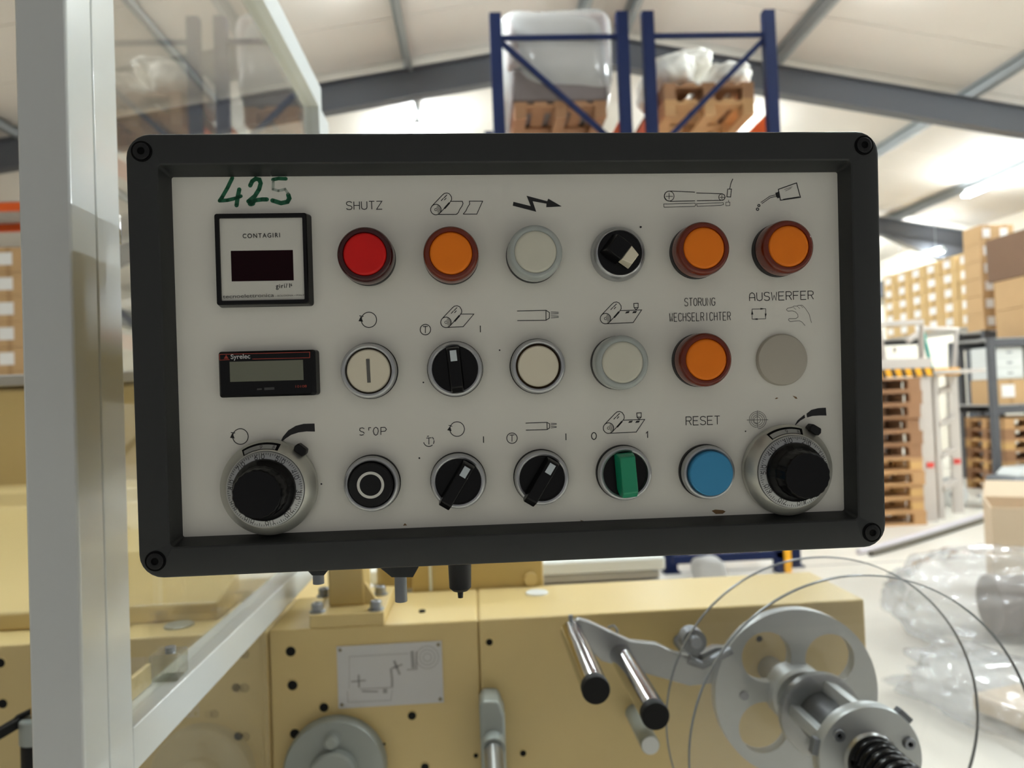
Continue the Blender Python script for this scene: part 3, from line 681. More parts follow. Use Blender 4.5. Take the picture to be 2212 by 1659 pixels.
word('CONTAGIRI', (524.5, 514.5), (605, 512.5), .005, tm, tcx, tcy, 'ink', bold=.012, hfix=.0024, spc=1.3)
word('giri/1', (596, 623), (626.5, 621.4), .005, tm, tcx, tcy, 'ink', bold=.006, hfix=.0024, spc=1.15)
word('s', (627.5, 618), (631, 618), .005, tm, tcx, tcy, 'ink', bold=.01)
word('tecnoelettronica', (481.5, 644.5), (592, 641), .005, tm, tcx, tcy, 'ink_faded', bold=.008, hfix=.0019, lab='printed maker name')
word('- BOLOGNA - ITALY', (595, 641), (658, 639), .005, tm, tcx, tcy, 'ink_faded', hfix=.0009, lab='tiny printed place line')

# counter
h0 = [pan(470, 760, .006), pan(676, 755, .006), pan(684, 853, .006), pan(474, 860, .006)]
kx0 = (h0[0].x + h0[3].x) / 2; kx1 = (h0[1].x + h0[2].x) / 2 + .0004; ky1 = (h0[0].y + h0[1].y) / 2; ky0 = (h0[2].y + h0[3].y) / 2
kcx, kcy, kw, kh = (kx0 + kx1) / 2, (ky0 + ky1) / 2, kx1 - kx0, ky1 - ky0
lo = [(rrect(-kw / 2, kw / 2 + .001, -kh / 2, kh / 2, .0016, 3), 0), (rrect(-kw / 2, kw / 2, -kh / 2, kh / 2, .0014, 3), .0048), (rrect(-kw / 2 + .001, kw / 2 - .002, -kh / 2 + .001, kh / 2 - .001, .001, 3), .006)]
b = MB(); n = len(lo[0][0])
for pts, z in lo: b.v += [Vector((p[0], p[1], z)) for p in pts]
for i in range(2):
    for k in range(n): b.f.append((i * n + k, i * n + (k + 1) % n, (i + 1) * n + (k + 1) % n, (i + 1) * n + k))
b.f.append(tuple(range(2 * n, 3 * n)))
kt = tag(b.build('counter', 'black_gloss', cp, smooth=25, loc=(kcx, kcy, 0), fix=False), 'flat black counter with a grey liquid crystal window')
def Dp(x, y): return (260 + x * 640 / 2212, 650 + y * 640 / 2212)
q = [loc_of(*Dp(*p), .0061, kcx, kcy) for p in ((815, 455), (1363, 440), (1368, 590), (820, 605))]
MB().flat([(p.x, p.y) for p in reversed(q)], .0061).build('lcd_window', 'lcd', kt, smooth=0)
fr = MB()
for pts in (((985, 434), (1414, 424), (1414, 382), (740, 400), (742, 442), (815, 438)),):
    fr.ribbon([loc_of(*Dp(*p), .0061, kcx, kcy) for p in pts], .00034, .0061)
fr.flat([loc_of(*Dp(*p), .0061, kcx, kcy) for p in ((772, 432), (808, 432), (790, 402))], .0061)
o = fr.build('red_frame_line', 'counter_red', kt, smooth=0, fix=False)
for p in o.data.polygons:
    if p.normal.z < 0: p.flip()
word('Syrelec', Dp(825, 434), Dp(970, 429), .0061, kt, kcx, kcy, 'counter_grey', bold=.014, lab='white printed maker name')
word('10108', Dp(1308, 648), Dp(1392, 645), .0061, kt, kcx, kcy, 'counter_red', hfix=.0013, lab='tiny red printed number')
MB().ribbon([loc_of(*Dp(*p), .0061, kcx, kcy) for p in ((1020, 660), (1056, 658))], .0008, .0061).ribbon([loc_of(*Dp(*p), .0061, kcx, kcy) for p in ((1075, 657), (1150, 653))], .0013, .0061).build('worn_print', 'counter_dim', kt, smooth=0)

# cable gland under the housing
GH = -.042
ga, gb, gc = pan(966, 1240, GH), pan(1021, 1240, GH), pan(993, 1291, GH)
gr = (gb.x - ga.x) / 2; gy = oy0 + .012; gL = gy - gc.y
g = MB().lathe([(gr, 0), (gr, -gL * .48), (gr * .92, -gL * .50), (gr * .86, -gL * .86), (gr * .62, -gL * .90), (gr * .24, -gL * .91), (gr * .20, -gL)], 28, Matrix(((1, 0, 0, (ga.x + gb.x) / 2), (0, 0, 1, gy), (0, 1, 0, GH), (0, 0, 0, 1))), True, True)
g.build('cable_gland', 'black_plastic', cp)

# ================================================================== MACHINE
YM, ZB, XE = 1.08, 1.186, 0.567
pm = empty('packaging_machine', (0, YM, 0), 0, 'cream painted machine with bolt holes in its front, below the control panel', 'machine')
def mpart(name, m, b, bevel=0, label=None, parent=None, smooth=35):
    for v in b.v: v.y -= YM
    return tag(b.build(name, m, parent or pm, smooth=smooth, bevel=bevel), label)
mpart('bed_core', 'cream_front', MB().box(-2.4, XE - .004, YM + .006, 1.255, .02, ZB - .004))
for xa, xb in ((-2.4, -.3065), (-.3045, -.0075), (-.0055, XE)):
    mpart('bed_section', 'cream', MB().box(xa, xb, YM, 1.259, .10, ZB), bevel=.0025)
# hood at the rear left
hp = [(1.15, ZB), (1.15, 1.213), (1.60, 1.318), (1.62, 1.348), (1.68, 1.356), (1.68, 1.565), (1.71, 1.58), (2.3, 1.58), (2.3, .05), (1.27, .05), (1.27, ZB)]
MX = Matrix(((0, 0, 1, 0), (1, 0, 0, 0), (0, 1, 0, 0), (0, 0, 0, 1)))
mpart('hood', 'cream', MB().prism(hp, -2.4, -.40, MX), bevel=.004, label='cream sloping hood behind the bed')
mpart('hood_trim', 'slat_grey', MB().box(-2.4, -.40, 1.675, 1.72, 1.575, 1.60), bevel=.003)
# rear block
a = atY(890, 1250, 1.27); c = atY(1172, 1215, 1.27)
mpart('rear_block', 'cream_front', MB().box(a.x, c.x, 1.262, 1.52, 1.0, 1.275), bevel=.003)
mpart('edge_strip', 'alu_bright', MB().box(atY(928, 1250, 1.27).x, atY(934, 1250, 1.27).x, 1.256, 1.262, 1.187, 1.272))
q = atY(1146, 1250, 1.26)
mpart('boss', 'cream', MB().cyl((q.x, 1.263, q.z), (q.x, 1.252, q.z), .011, 24))
mpart('round_cover', 'cream_front', MB().lathe([(.055, ZB), (.055, 1.272)], 40, Matrix.Translation((atY(905, 1250, 1.33).x - .02, 1.34, 0)), False, True))
# holes
for px, py, r in ((628, 1407, .0072), (632, 1480, .0072), (700, 1528, .0066), (890, 1546, .0060), (637, 1585, .0070), (1057, 1387, .0050), (918, 1657, .0060), (1130, 1627, .0046), (1028, 1632, .0034), (830, 1607, .0022),
                  (510, 1485, .0062), (515, 1590, .0062), (1, 1432, .0066), (6, 1520, .0066), (1640, 1380, .005)):
    p = atY(px, py, YM)
    Mh = Matrix(((1, 0, 0, p.x), (0, 0, -1, YM - .0006), (0, 1, 0, p.z), (0, 0, 0, 1)))
    o = mpart('bolt_hole', 'cream', MB().lathe([(r * 1.35, -.0012), (r * 1.18, .0004), (r, .0002), (r * .98, -.0006)], 24, Mh))
    mpart('bore', 'hole_black', MB().lathe([(r, -.0004), (.0002, -.0004)], 24, Mh, False, True), parent=o)
# top caps and screws
for px, py, r, m in ((1160, 1282, .0185, 'white_paint'), (387, 1352, .021, 'cast_grey'), (912, 1322, .005, 'hole_black')):
    p = atZ(px, py, ZB); mpart('top_cap', m, MB().lathe([(r, ZB), (r, ZB + .002), (r * .94, ZB + .003), (.0003, ZB + .0032)], 32, Matrix.Translation((p.x, p.y, 0)), False, True))
# placard
pc = [atY(*p, YM) for p in ((727, 1395), (955, 1385), (958, 1516), (732, 1530))]
px0, px1 = (pc[0].x + pc[3].x) / 2, (pc[1].x + pc[2].x) / 2; pz0, pz1 = (pc[2].z + pc[3].z) / 2, (pc[0].z + pc[1].z) / 2
pl = mpart('placard', 'placard', MB().box(px0, px1, YM - .002, YM - .0002, pz0, pz1), label='white metal placard with a faint film path diagram')
for x in (px0 + .005, px1 - .005):
    for z in (pz0 + .005, pz1 - .005): mpart('rivet', 'rivet', MB().lathe([(.0026, 0), (.0022, .001), (.0003, .0014)], 12, Matrix(((1, 0, 0, x), (0, 0, -1, YM - .002), (0, 1, 0, z), (0, 0, 0, 1))), False, True), parent=pl)
dg = MB()
def PZ(x, y):   # enlargement of the placard -> placard plane
    p = atY(540 + x * 560 / 2024, 1200 + y * 560 / 2024, YM - .0021); return (p.x, p.z)
def dline(pts, w): dg.ribbon([PZ(*p) for p in pts], w)
dline([(775, 790), (1090, 772), (1240, 765)], .0008); dline([(775, 790), (775, 1040)], .0006); dline([(790, 985), (905, 975)], .0022); dline([(848, 930), (852, 1030)], .0030)
dline([(860, 1042), (1110, 1030)], .0012); dline([(1110, 1030), (1110, 970), (1100, 880)], .0034); dline([(1125, 820), (1170, 930)], .0036); dline([(1110, 880), (1190, 850)], .0026); dline([(1265, 745), (1275, 880)], .0050); dline([(1300, 750), (1300, 880)], .0024)
dline([(1225, 892), (1310, 886)], .0018); dline([(875, 1060), (1000, 1062)], .0026); dline([(760, 1060), (765, 1145), (1100, 1130), (1110, 1050)], .0008); dline([(1055, 1040), (1055, 1075)], .0060)
for r in (88, 60, 32): dline([(1385 + r * math.cos(R(t)), 795 + r * math.sin(R(t))) for t in range(0, 361, 15)], .0008)
for v in dg.v: v.x, v.y, v.z = v.x, YM - .0022, v.y
mpart('diagram', mat('diagram_ink', (158, 156, 158), .6), dg, parent=pl, smooth=0)
# grey hub and gear lever on the front
p = atY(722, 1668, YM - .02); Mh = Matrix(((1, 0, 0, p.x), (0, 0, -1, YM), (0, 1, 0, p.z), (0, 0, 0, 1)))
hb = mpart('hub_disc', 'cast_grey', MB().lathe([(.0715, 0), (.0715, .016), (.0690, .020), (.034, .022), (.033, .034), (.030, .037), (.0004, .037)], 56, Mh, False, True), label='round grey hub cover with a bolt near its rim')
q = atY(716, 1602, YM - .024)
mpart('bolt', 'cast_grey', MB().lathe([(.0125, 0), (.0125, .002), (.0098, .003), (.0092, .010), (.007, .012), (.0004, .012)], 20, Matrix(((1, 0, 0, q.x), (0, 0, -1, YM - .020), (0, 1, 0, q.z), (0, 0, 0, 1))), False, True), parent=hb)
p = atY(1063, 1560, 1.04)
lv = mpart('lever_arm', 'cast_grey', MB().prism([(p.x - .017, p.z - .10), (p.x + .017, p.z - .10), (p.x + .018, p.z + .010), (p.x + .010, p.z + .032), (p.x - .012, p.z + .034), (p.x - .017, p.z + .024)], 0, .05, Matrix(((1, 0, 0, 0), (0, 0, -1, YM), (0, 1, 0, 0), (0, 0, 0, 1)))), bevel=.004, label='grey cast lever standing out from the front')
q = atY(1066, 1625, 1.0)
mpart('lever_shaft', 'steel', MB().cyl((q.x, YM - .04, q.z + .002), (q.x + .002, YM - .16, q.z - .040), .0128, 24), parent=lv)
mpart('lever_collar', 'cast_grey', MB().cyl((q.x, YM - .035, q.z + .004), (q.x, YM - .062, q.z - .004), .0165, 24), parent=lv)
# bent wire hook
p = atY(1325, 1362, YM)
mpart('wire_hook', 'zinc', MB().tube([(p.x + .003, YM + .002, p.z - .016), (p.x + .003, YM - .008, p.z - .010), (p.x + .004, YM - .010, p.z + .004), (p.x - .001, YM - .011, p.z + .011), (p.x - .010, YM - .012, p.z + .009)], .0016, 6))
# clamp with black lever on the far left
p = atY(62, 1562, .98)
ck = mpart('clamp_post', 'rubber', MB().lathe([(.020, -.16), (.020, 0)], 28, Matrix.Translation((p.x + .006, .99, p.z - .028)), True, True), label='black clamp post with pale cap')
mpart('clamp_cap', 'cast_grey', MB().lathe([(.0215, -.03), (.0215, -.002), (.020, 0), (.0004, 0)], 28, Matrix.Translation((p.x + .006, .99, p.z + .004)), False, True), parent=ck)
mpart('clamp_lever', 'rubber', MB().bar((p.x - .012, .985, p.z + .002), (p.x - .075, .93, p.z - .028), .014, .012).bar((p.x - .02, .985, p.z + .004), (p.x + .02, .995, p.z + .020), .012, .006), parent=ck, bevel=.002)
mpart('clamp_nut', mat('brass', (196, 166, 110), .3, metal=.8), MB().prism([(.009 * math.cos(R(60 * i)), .009 * math.sin(R(60 * i))) for i in range(6)], 0, .012, Matrix.Translation((p.x + .006, .99, p.z + .004))), parent=ck)
mpart('clamp_bracket', 'cast_grey', MB().box(p.x - .05, p.x + .05, .95, YM + .01, p.z - .22, p.z - .18), parent=ck, bevel=.004)

# ------------------------------------------------------------------ post that carries the panel
b0 = atZ(668, 1352, ZB); b1 = atZ(832, 1344, ZB)
bx0, bx1 = atY(668, 1352, YM).x, atY(830, 1345, YM).x
pp = empty('panel_post', ((bx0 + bx1) / 2, 1.16, ZB), 0, 'square cream post with bolted foot plate carrying the control panel', 'post')
def ppart(name, m, b, bevel=0, parent=None):
    for v in b.v: v.x -= (bx0 + bx1) / 2; v.y -= 1.16; v.z -= ZB
    return b.build(name, m, parent or pp, bevel=bevel)
ppart('foot_plate', 'cream', MB().box(bx0, bx1, YM + .001, 1.235, ZB, ZB + .018), bevel=.0015)
sx0, sx1 = atY(709, 1290, 1.125).x, atY(788, 1290, 1.125).x
ppart('column', 'cream_front', MB().box(sx0, sx1, 1.125, 1.19, ZB + .017, 1.60), bevel=.004)
ppart('swivel_arm', 'bezel', MB().box(-.045, .045, .4850, .525, 1.50, 1.58), bevel=.004)
ppart('shadow_box', 'cream_front', MB().box(-.232, .20, .52, .72, 1.43, 1.680), bevel=.004)  # added box, unseen behind the panel, casts the shadow on the guard post
ppart('box_arm', 'cream_front', MB().box((sx0 + sx1) / 2 - .025, (sx0 + sx1) / 2 + .025, .715, 1.126, 1.515, 1.575), bevel=.004)
ppart('gusset', 'cream', MB().prism([(sx1, ZB + .018), (sx1 + .020, ZB + .018), (sx1, ZB + .05)], 1.128, 1.138, Matrix(((1, 0, 0, 0), (0, 0, 1, 0), (0, 1, 0, 0), (0, 0, 0, 1)))))
for px, py in ((686, 1322), (812, 1318)):
    p = atZ(px, py, ZB + .018); p.y = max(p.y, YM + .016)
    o = ppart('bolt', 'zinc', MB().lathe([(.0115, 0), (.0115, .002), (.0085, .0025), (.0085, .012), (.007, .0135), (.0042, .0135), (.0042, .009), (.0003, .009)], 24, Matrix.Translation((p.x, p.y, ZB + .018)), False, True))
for px, py in ((700, 1288), (822, 1284)):
    p = atZ(px, py, ZB + .018)
    ppart('bolt', 'zinc', MB().lathe([(.0115, 0), (.0115, .002), (.0085, .0025), (.0085, .012), (.007, .0135), (.0042, .0135), (.0042, .009), (.0003, .009)], 24, Matrix.Translation((p.x, min(p.y, 1.222), ZB + .018)), False, True))
# lugs under the panel housing
for (xa, xb, xc, xd, py0, py1, bx, r, L) in ((660, 712, 674, 700, 1228, 1243, 685, .0035, .006), (815, 906, 846, 892, 1222, 1247, 864, .0038, .016)):
    h = -.060; t = [pan(xa, py0, h), pan(xb, py0, h), pan(xd, py1, h), pan(xc, py1, h)]
    lg = MB().prism([(t[0].x, t[0].y + .012), (t[1].x, t[1].y + .012), (t[1].x, t[1].y), (t[2].x, t[2].y), (t[3].x, t[3].y), (t[0].x, t[0].y)], h - .008, h).build('mounting_lug', 'bezel', cp, smooth=0)
    c = pan(bx, py1, h); MB().cyl((c.x, c.y + .003, h - .004), (c.x, c.y - L, h - .004), r * 1.0, 16).build('lug_bolt', 'machine_grey', lg)

# ------------------------------------------------------------------ guard with clear pane
GX = -.291; GY0, GY1, GY2 = .557, .595, .634
gd = empty('machine_guard', (GX, GY0, 0), 0, 'grey aluminium machine guard with square post, rails and a clear pane', 'guard')
def gpart(name, m, b, bevel=0, label=None, parent=None):
    for v in b.v: v.x -= GX; v.y -= GY0
    return tag(b.build(name, m, parent or gd, bevel=bevel), label)
gpart('post', 'alu', MB().box(GX - .0372, GX, GY0, GY1 - .0006, 0, 2.5), bevel=.0022)
gpart('door_stile', 'alu', MB().box(GX - .0372, GX - .0004, GY1 + .0006, GY2, 1.10, 2.5), bevel=.0012)
gpart('bottom_rail', 'alu', MB().box(GX - .034, GX - .0006, GY2 + .001, 1.60, 1.205, 1.242), bevel=.0012)
gpart('top_rail', 'alu_bright', MB().box(GX - .034, GX - .0006, GY2, 1.53, 2.112, 2.160), bevel=.0015)
gpart('rear_stile', 'alu_bright', MB().box(GX - .034, GX - .0006, 1.505, 1.60, 1.24, 2.114), bevel=.0015)
gpart('pane', 'guard_pane', MB().box(GX - .020, GX - .016, GY2, 1.52, 1.235, 2.12))
gpart('lower_pane', 'guard_pane', MB().box(GX - .020, GX - .016, GY2, 1.075, .9, 1.207))
lt = gpart('latch', 'latch_clear', MB().box(GX - .032, GX - .004, .735, .765, 1.242, 1.268), bevel=.003, label='clear plastic latch on the lower rail')
gpart('latch_screw', 'zinc', MB().cyl((GX - .016, .75, 1.266), (GX - .016, .75, 1.272), .005, 14), parent=lt)
gpart('strike_plate', 'cream', MB().box(GX - .0330, GX - .0280, .645, .735, 1.242, 1.262), bevel=.001)
p = atX(266, 490, GX + .004)
gpart('hinge_knuckle', 'chrome', MB().cyl((GX - .006, GY2 + .004, p.z - .012), (GX - .006, GY2 + .004, p.z + .012), .0045, 16))

# ------------------------------------------------------------------ roller arm
ra = empty('roller_arm', (.2, 1.02, 1.1), 0, 'grey steel tension arm carrying two shiny guide rollers with black end caps', 'roller arm')
def rpart(name, m, b, bevel=0, label=None, parent=None, smooth=35):
    for v in b.v: v.x -= .2; v.y -= 1.02; v.z -= 1.1
    return tag(b.build(name, m, parent or ra, bevel=bevel, smooth=smooth), label)
MYZ = Matrix(((1, 0, 0, 0), (0, 0, 1, 0), (0, 1, 0, 0), (0, 0, 0, 1)))
YA = 1.0
def A2(px, py): p = atY(px, py, YA); return (p.x, p.z)
arm = [A2(*p) for p in ((1228, 1352), (1250, 1338), (1275, 1345), (1362, 1386), (1420, 1392), (1460, 1412), (1500, 1420), (1545, 1398), (1600, 1400), (1600, 1470), (1490, 1482), (1420, 1462), (1340, 1440), (1300, 1428), (1262, 1395))]
rpart('arm_plate', 'steel', MB().prism(arm, YA, YA + .014, MYZ), bevel=.001)
for px, py, yf in ((1288, 1492, .80), (1417, 1548, .805)):
    p = atY(px, py, yf)
    o = rpart('roller', 'chrome', MB().cyl((p.x, yf + .002, p.z), (p.x, YA + .004, p.z), .0150, 36), label='shiny steel guide roller')
    rpart('end_cap', 'rubber', MB().lathe([(.0154, -.008), (.0156, .002), (.0146, .004), (.0004, .0042)], 36, Matrix(((1, 0, 0, p.x), (0, 0, -1, yf + .004), (0, 1, 0, p.z), (0, 0, 0, 1))), False, True), parent=o)
    rpart('clamp_screw', 'zinc', MB().cyl((p.x, YA + .007, p.z + .014), (p.x, YA + .007, p.z + .022), .003, 10))
p = atY(1492, 1378, YA)
pv = rpart('pivot', 'machine_grey', MB().cyl((p.x, YA + .004, p.z), (p.x, .982, p.z), .0165, 28))
rpart('pivot_shaft', 'machine_grey', MB().cyl((p.x + .006, YM, p.z - .03), (p.x + .006, YA, p.z - .03), .010, 20))
q = atY(1502, 1386, .975); rpart('pivot_bolt', 'zinc', MB().cyl((q.x, .99, q.z), (q.x, .968, q.z), .0075, 18), parent=pv)
p = atY(1530, 1408, YA - .01)
rpart('spring_link', 'machine_grey', MB().tube([(p.x - .028, YA - .012, p.z - .008), (p.x - .010, YA - .014, p.z - .016), (p.x + .012, YA - .014, p.z - .006), (p.x + .03, YA - .014, p.z + .002)], .006, 10))
# peg below the rollers
p = atY(1406, 1612, .975)
pg = rpart('stop_peg', 'cast_grey', MB().cyl((p.x, YM + .002, p.z), (p.x, .978, p.z), .0125, 24)); rpart('peg_face', 'white_paint', MB().cyl((p.x, .9785, p.z), (p.x, .976, p.z), .0115, 24), parent=pg)

# ------------------------------------------------------------------ reel holder
RXc, RZc, RR = .419, 1.092, .199
rh = empty('reel_holder', (RXc, 1.03, RZc), 0, 'film reel holder with two clear side discs, grey wheel and black spring', 'reel holder')
MA = Matrix(((1, 0, 0, 0), (0, 0, -1, 0), (0, 1, 0, 0), (0, 0, 0, 1)))    # local z -> world -Y
def lat(name, m, prof, y, seg=64, parent=None, cap=(False, True), label=None, smooth=35):
    return tag(MB().lathe(prof, seg, Matrix.Translation((0, y - 1.03, 0)) @ MA, *cap).build(name, m, parent or rh, smooth=smooth), label)
def plate_with_holes(name, m, outer, holes, th, y, parent, bev=0):
    cu = bpy.data.curves.new('t', 'CURVE'); cu.dimensions = '2D'; cu.fill_mode = 'BOTH'; cu.extrude = th / 2
    for pts in [outer] + holes:
        sp = cu.splines.new('POLY'); sp.points.add(len(pts) - 1); sp.use_cyclic_u = True
        for i, p in enumerate(pts): sp.points[i].co = (p[0], p[1], 0, 1)
    ob = bpy.data.objects.new('t', cu); COL.objects.link(ob); bpy.context.view_layer.update()
    me = bpy.data.meshes.new_from_object(ob.evaluated_get(bpy.context.evaluated_depsgraph_get())); bpy.data.objects.remove(ob)
    me.transform(Matrix.Translation((0, y - 1.03, 0)) @ MA)
    me.shade_smooth(); me.set_sharp_from_angle(angle=R(30))
    me.materials.clear(); me.materials.append(MATS[m]); o = bpy.data.objects.new(name, me); COL.objects.link(o); o.parent = parent
    return o
holes = []
for a in (128, 42, -48, -138): holes.append([(.064 * math.cos(R(a)) + .034 * math.cos(R(t)), .064 * math.sin(R(a)) + .034 * math.sin(R(t))) for t in range(0, 360, 10)])
wh = plate_with_holes('wheel', 'wheel_grey', [(.112 * math.cos(R(t)), .112 * math.sin(R(t))) for t in range(0, 360, 4)], holes, .016, .995, rh)
tag(wh, 'round grey wheel with four large holes')
lat('wheel_hub', 'wheel_grey', [(.040, 0), (.040, .03), (.036, .034), (.0005, .034)], 1.0)
lat('axle', 'steel', [(.018, 0), (.018, .09)], YM + .01)
for nm, yy in (('rear_disc', .912), ('front_disc', .815)):
    d = lat('clear_disc', 'disc_pane', [(RR - .001, 0), (RR - .001, .002), (.03, .002), (.03, 0), (RR - .001, 0)], yy, 96, cap=(False, False), label='clear plastic side disc of the reel')
    MB().lathe([(RR - .0014, -.0008), (RR, -.0004), (RR, .0030), (RR - .0014, .0034)], 128, Matrix.Translation((0, yy - 1.03, 0)) @ MA).build('disc_edge', 'disc_edge', d)
    if nm == 'rear_disc': DISC = d
# core between the discs
lat('rear_flange', 'steel', [(.052, 0), (.052, .010), (.049, .012), (.0005, .012)], .925)
mat('core_shade', (92, 94, 96), .4, metal=.5)  # recess shade between the flanges put into the core colour
lat('core', 'core_shade', [(.031, 0), (.031, .11)], .92, cap=(False, False))
for i, a in enumerate((75, 165, 255, 345)):
    Mk = Matrix.Rotation(R(a), 4, 'Z')
    b = MB().box(.030, .044, -.007, .007, 0, .100, Matrix.Translation((0, .92 - 1.03, 0)) @ MA @ Mk)
    k = b.build('core_key', 'wheel_grey', rh, bevel=.001)
lat('front_flange', 'wheel_grey', [(.059, 0), (.059, .012), (.0575, .0145), (.030, .0150), (.0285, .0150), (.0280, .010)], .815, cap=(False, False))
lat('flange_lip', 'steel', [(.0285, .012), (.0310, .0155), (.0285, .019), (.0250, .019), (.0250, .005)], .815, cap=(False, False))
for a in (20, 140, 260):
    x, z = .046 * math.cos(R(a + 0)), .046 * math.sin(R(a))
    o = MB().lathe([(.0068, 0), (.0068, .003), (.0060, .004), (.0030, .004), (.0030, .001), (.0003, .001)], 20, Matrix.Translation((x, .8005 - 1.03, z)) @ MA, False, True).build('flange_screw', 'zinc', rh)
    MB().lathe([(.0029, .0012), (.0002, .0012)], 6, Matrix.Translation((x, .8005 - 1.03, z)) @ MA, False, True).build('hex_socket', 'socket_black', o)
for a in (45, 165, 285):
    MB().box(.054, .0645, -.009, .009, .001, .012, Matrix.Translation((0, .815 - 1.03, 0)) @ MA @ Matrix.Rotation(R(a), 4, 'Z')).build('catch', 'machine_grey', rh, bevel=.001)
hel = [(.0225 * math.cos(2 * math.pi * t / 24), .82 - 1.03 - .19 * t / (24 * 15), .0225 * math.sin(2 * math.pi * t / 24)) for t in range(24 * 15)]
tag(MB().tube(hel, .0056, 8).build('spring', 'black_gloss', rh, smooth=80), 'black coil spring on the spindle')
lat('spindle', 'steel', [(.014, 0), (.014, .17), (.012, .173), (.0005, .173)], .83, 32)
p = atY(1605, 1500, .99)
lat('wheel_screw', 'zinc', [(.006, 0), (.006, .003), (.0004, .003)], .987, 16).location = (p.x - RXc - .0, 0, p.z - RZc)


# ================================================================== RACKS AND GOODS BEHIND
YR = 6.2
def upright_frame(x0, x1, y, h, par, m='rack_blue'):
    for x in (x0, x1):
        part('upright', m, par, (x - .05, x + .05, y, y + .012, 0, h), (x - .05, x - .042, y + .012, y + .08, 0, h), (x + .042, x + .05, y + .012, y + .08, 0, h))
        part('foot', m, par, (x - .07, x + .07, y - .03, y + .1, 0, .012))
def X(px, y=YR, py=150): return atY(px, py, y).x
def rack(xs, label, diag, ylen=2.75, n=2):
    t = empty('pallet_rack', ((xs[0] + xs[1]) / 2, YR, 0), 0, label, 'rack'); ox = (xs[0] + xs[1]) / 2; x0, x1 = xs[0] - ox, xs[1] - ox; H = 4.80
    for k in range(n):
        y = k * ylen
        upright_frame(x0, x1, y, H, t)
        z = 4.59; s = diag
        MB().bar((x0 + .05, y + .03, z), (x1 - .05, y + .03, z), .03, .04).build('brace', 'rack_blue', t)
        levels = [4.55, 3.62, 2.7, 1.78, .86, .1]
        for i in range(len(levels) - 1):
            a, c = (x0 + .05, x1 - .05) if s > 0 else (x1 - .05, x0 + .05)
            MB().bar((a, y + .03, levels[i]), (c, y + .03, levels[i + 1]), .03, .045).build('brace', 'rack_blue', t); s = -s
        MB().bar((x0 + .05, y + .03, .1), (x1 - .05, y + .03, .1), .03, .04).build('brace', 'rack_blue', t)
    for k in range(n - 1):
        for z in (3.86, 2.2, .0):
            for x in (x0, x1):
                if z: part('beam', 'rack_orange', t, (x - .025, x + .025, .08 + k * ylen, ylen + k * ylen, z - .07, z + .07))
    return t
ra1 = rack((X(1074), X(1349)), 'blue upright rack end with orange beams carrying a grey wrapped bale', 1)
ra2 = rack((X(1405), X(1668)), 'blue upright rack end with orange beams carrying a pallet of white sacks', -1)
# low end protector and beam seen under the control panel
xa, xb = X(1452, 6.05, 1200), X(1690, 6.05, 1200); zt = atY(1570, 1203, 6.05).z
gp = empty('rack_guard', ((xa + xb) / 2, 6.05, 0), 0, 'blue rack end guard with an orange-yellow post near the floor', 'guard rail')
part('guard_beam', 'rack_blue', gp, (xa - (xa + xb) / 2, xb - (xa + xb) / 2, -.03, .03, zt - .034, zt + .034), bevel=.004)
part('guard_post', 'rack_blue', gp, (xb - (xa + xb) / 2 - .07, xb - (xa + xb) / 2, -.03, .04, 0, .45), bevel=.004)
part('guard_post', 'yellow_guard', gp, (xb - (xa + xb) / 2 + .002, xb - (xa + xb) / 2 + .06, -.04, .05, 0, .50), bevel=.004)

def make_pallet(m1, m2):
    t = empty('pallet')
    for j in range(5): part('board', m1 if j % 2 else m2, t, (-.6, .6, -.4 + j * .1725, -.4 + j * .1725 + (.11 if j else .11), .122, .144))
    for i in range(3):
        x = (-.6, -.0725, .455)[i]
        part('stringer', m2, t, (x, x + .145, -.4, .4, .100, .122))
        for j in range(3): y = (-.4, -.05, .3)[j]; part('block', m1, t, (x + .004, x + .141, y, y + .1, .022, .100))
    for j in range(3): y = (-.4, -.05, .3)[j]; part('bottom_board', m2, t, (-.6, .6, y, y + .1, 0, .022))
    return t
PROTO = {}
def pallet(loc, rz, kind, label, group):
    if kind not in PROTO:
        PROTO[kind] = make_pallet(*{'a': ('wood_a', 'wood_a'), 'b': ('wood_b', 'wood_b'), 'c': ('wood_c', 'wood_a')}[kind])
        o = PROTO[kind]; o.location = loc; o.rotation_euler = (0, 0, rz); tag(o, label, 'pallet', group); return o
    o = dup(PROTO[kind], loc, rz, label, group); return o
# stack beside the stepladder
for i in range(11):
    k = 'accacbbbbbb'[i] if i < 11 else 'b'
    pallet((4.22 + random.uniform(-.02, .02), 8.18 + random.uniform(-.02, .02), i * .1445), R(random.uniform(-1.5, 1.5)), k, '%s wooden pallet from the floor in the tall stack beside the work platform' % ORD[i], 'pallets in the tall stack')
for i in range(7):
    pallet((7.68 + random.uniform(-.02, .02), 10.0, i * .1445), R(random.uniform(-1, 1)), 'cbcbcba'[i], '%s wooden pallet from the floor in the low stack under the grey racking' % ORD[i], 'pallets in the low stack')
pallet((X(1540), 6.92, 3.932), R(90), 'a', 'lower wooden pallet under the white sacks high in the blue rack', None)
pallet((X(1540), 6.92, 4.077), R(90), 'b', 'upper wooden pallet under the white sacks high in the blue rack', None)
pallet((X(1540), 7.3, .0), R(90), 'b', 'wooden pallet on the floor inside the blue rack', None)
pallet((X(1212), 6.92, 3.932), R(90), 'b', 'wooden pallet under the grey wrapped bale high in the rack', None)
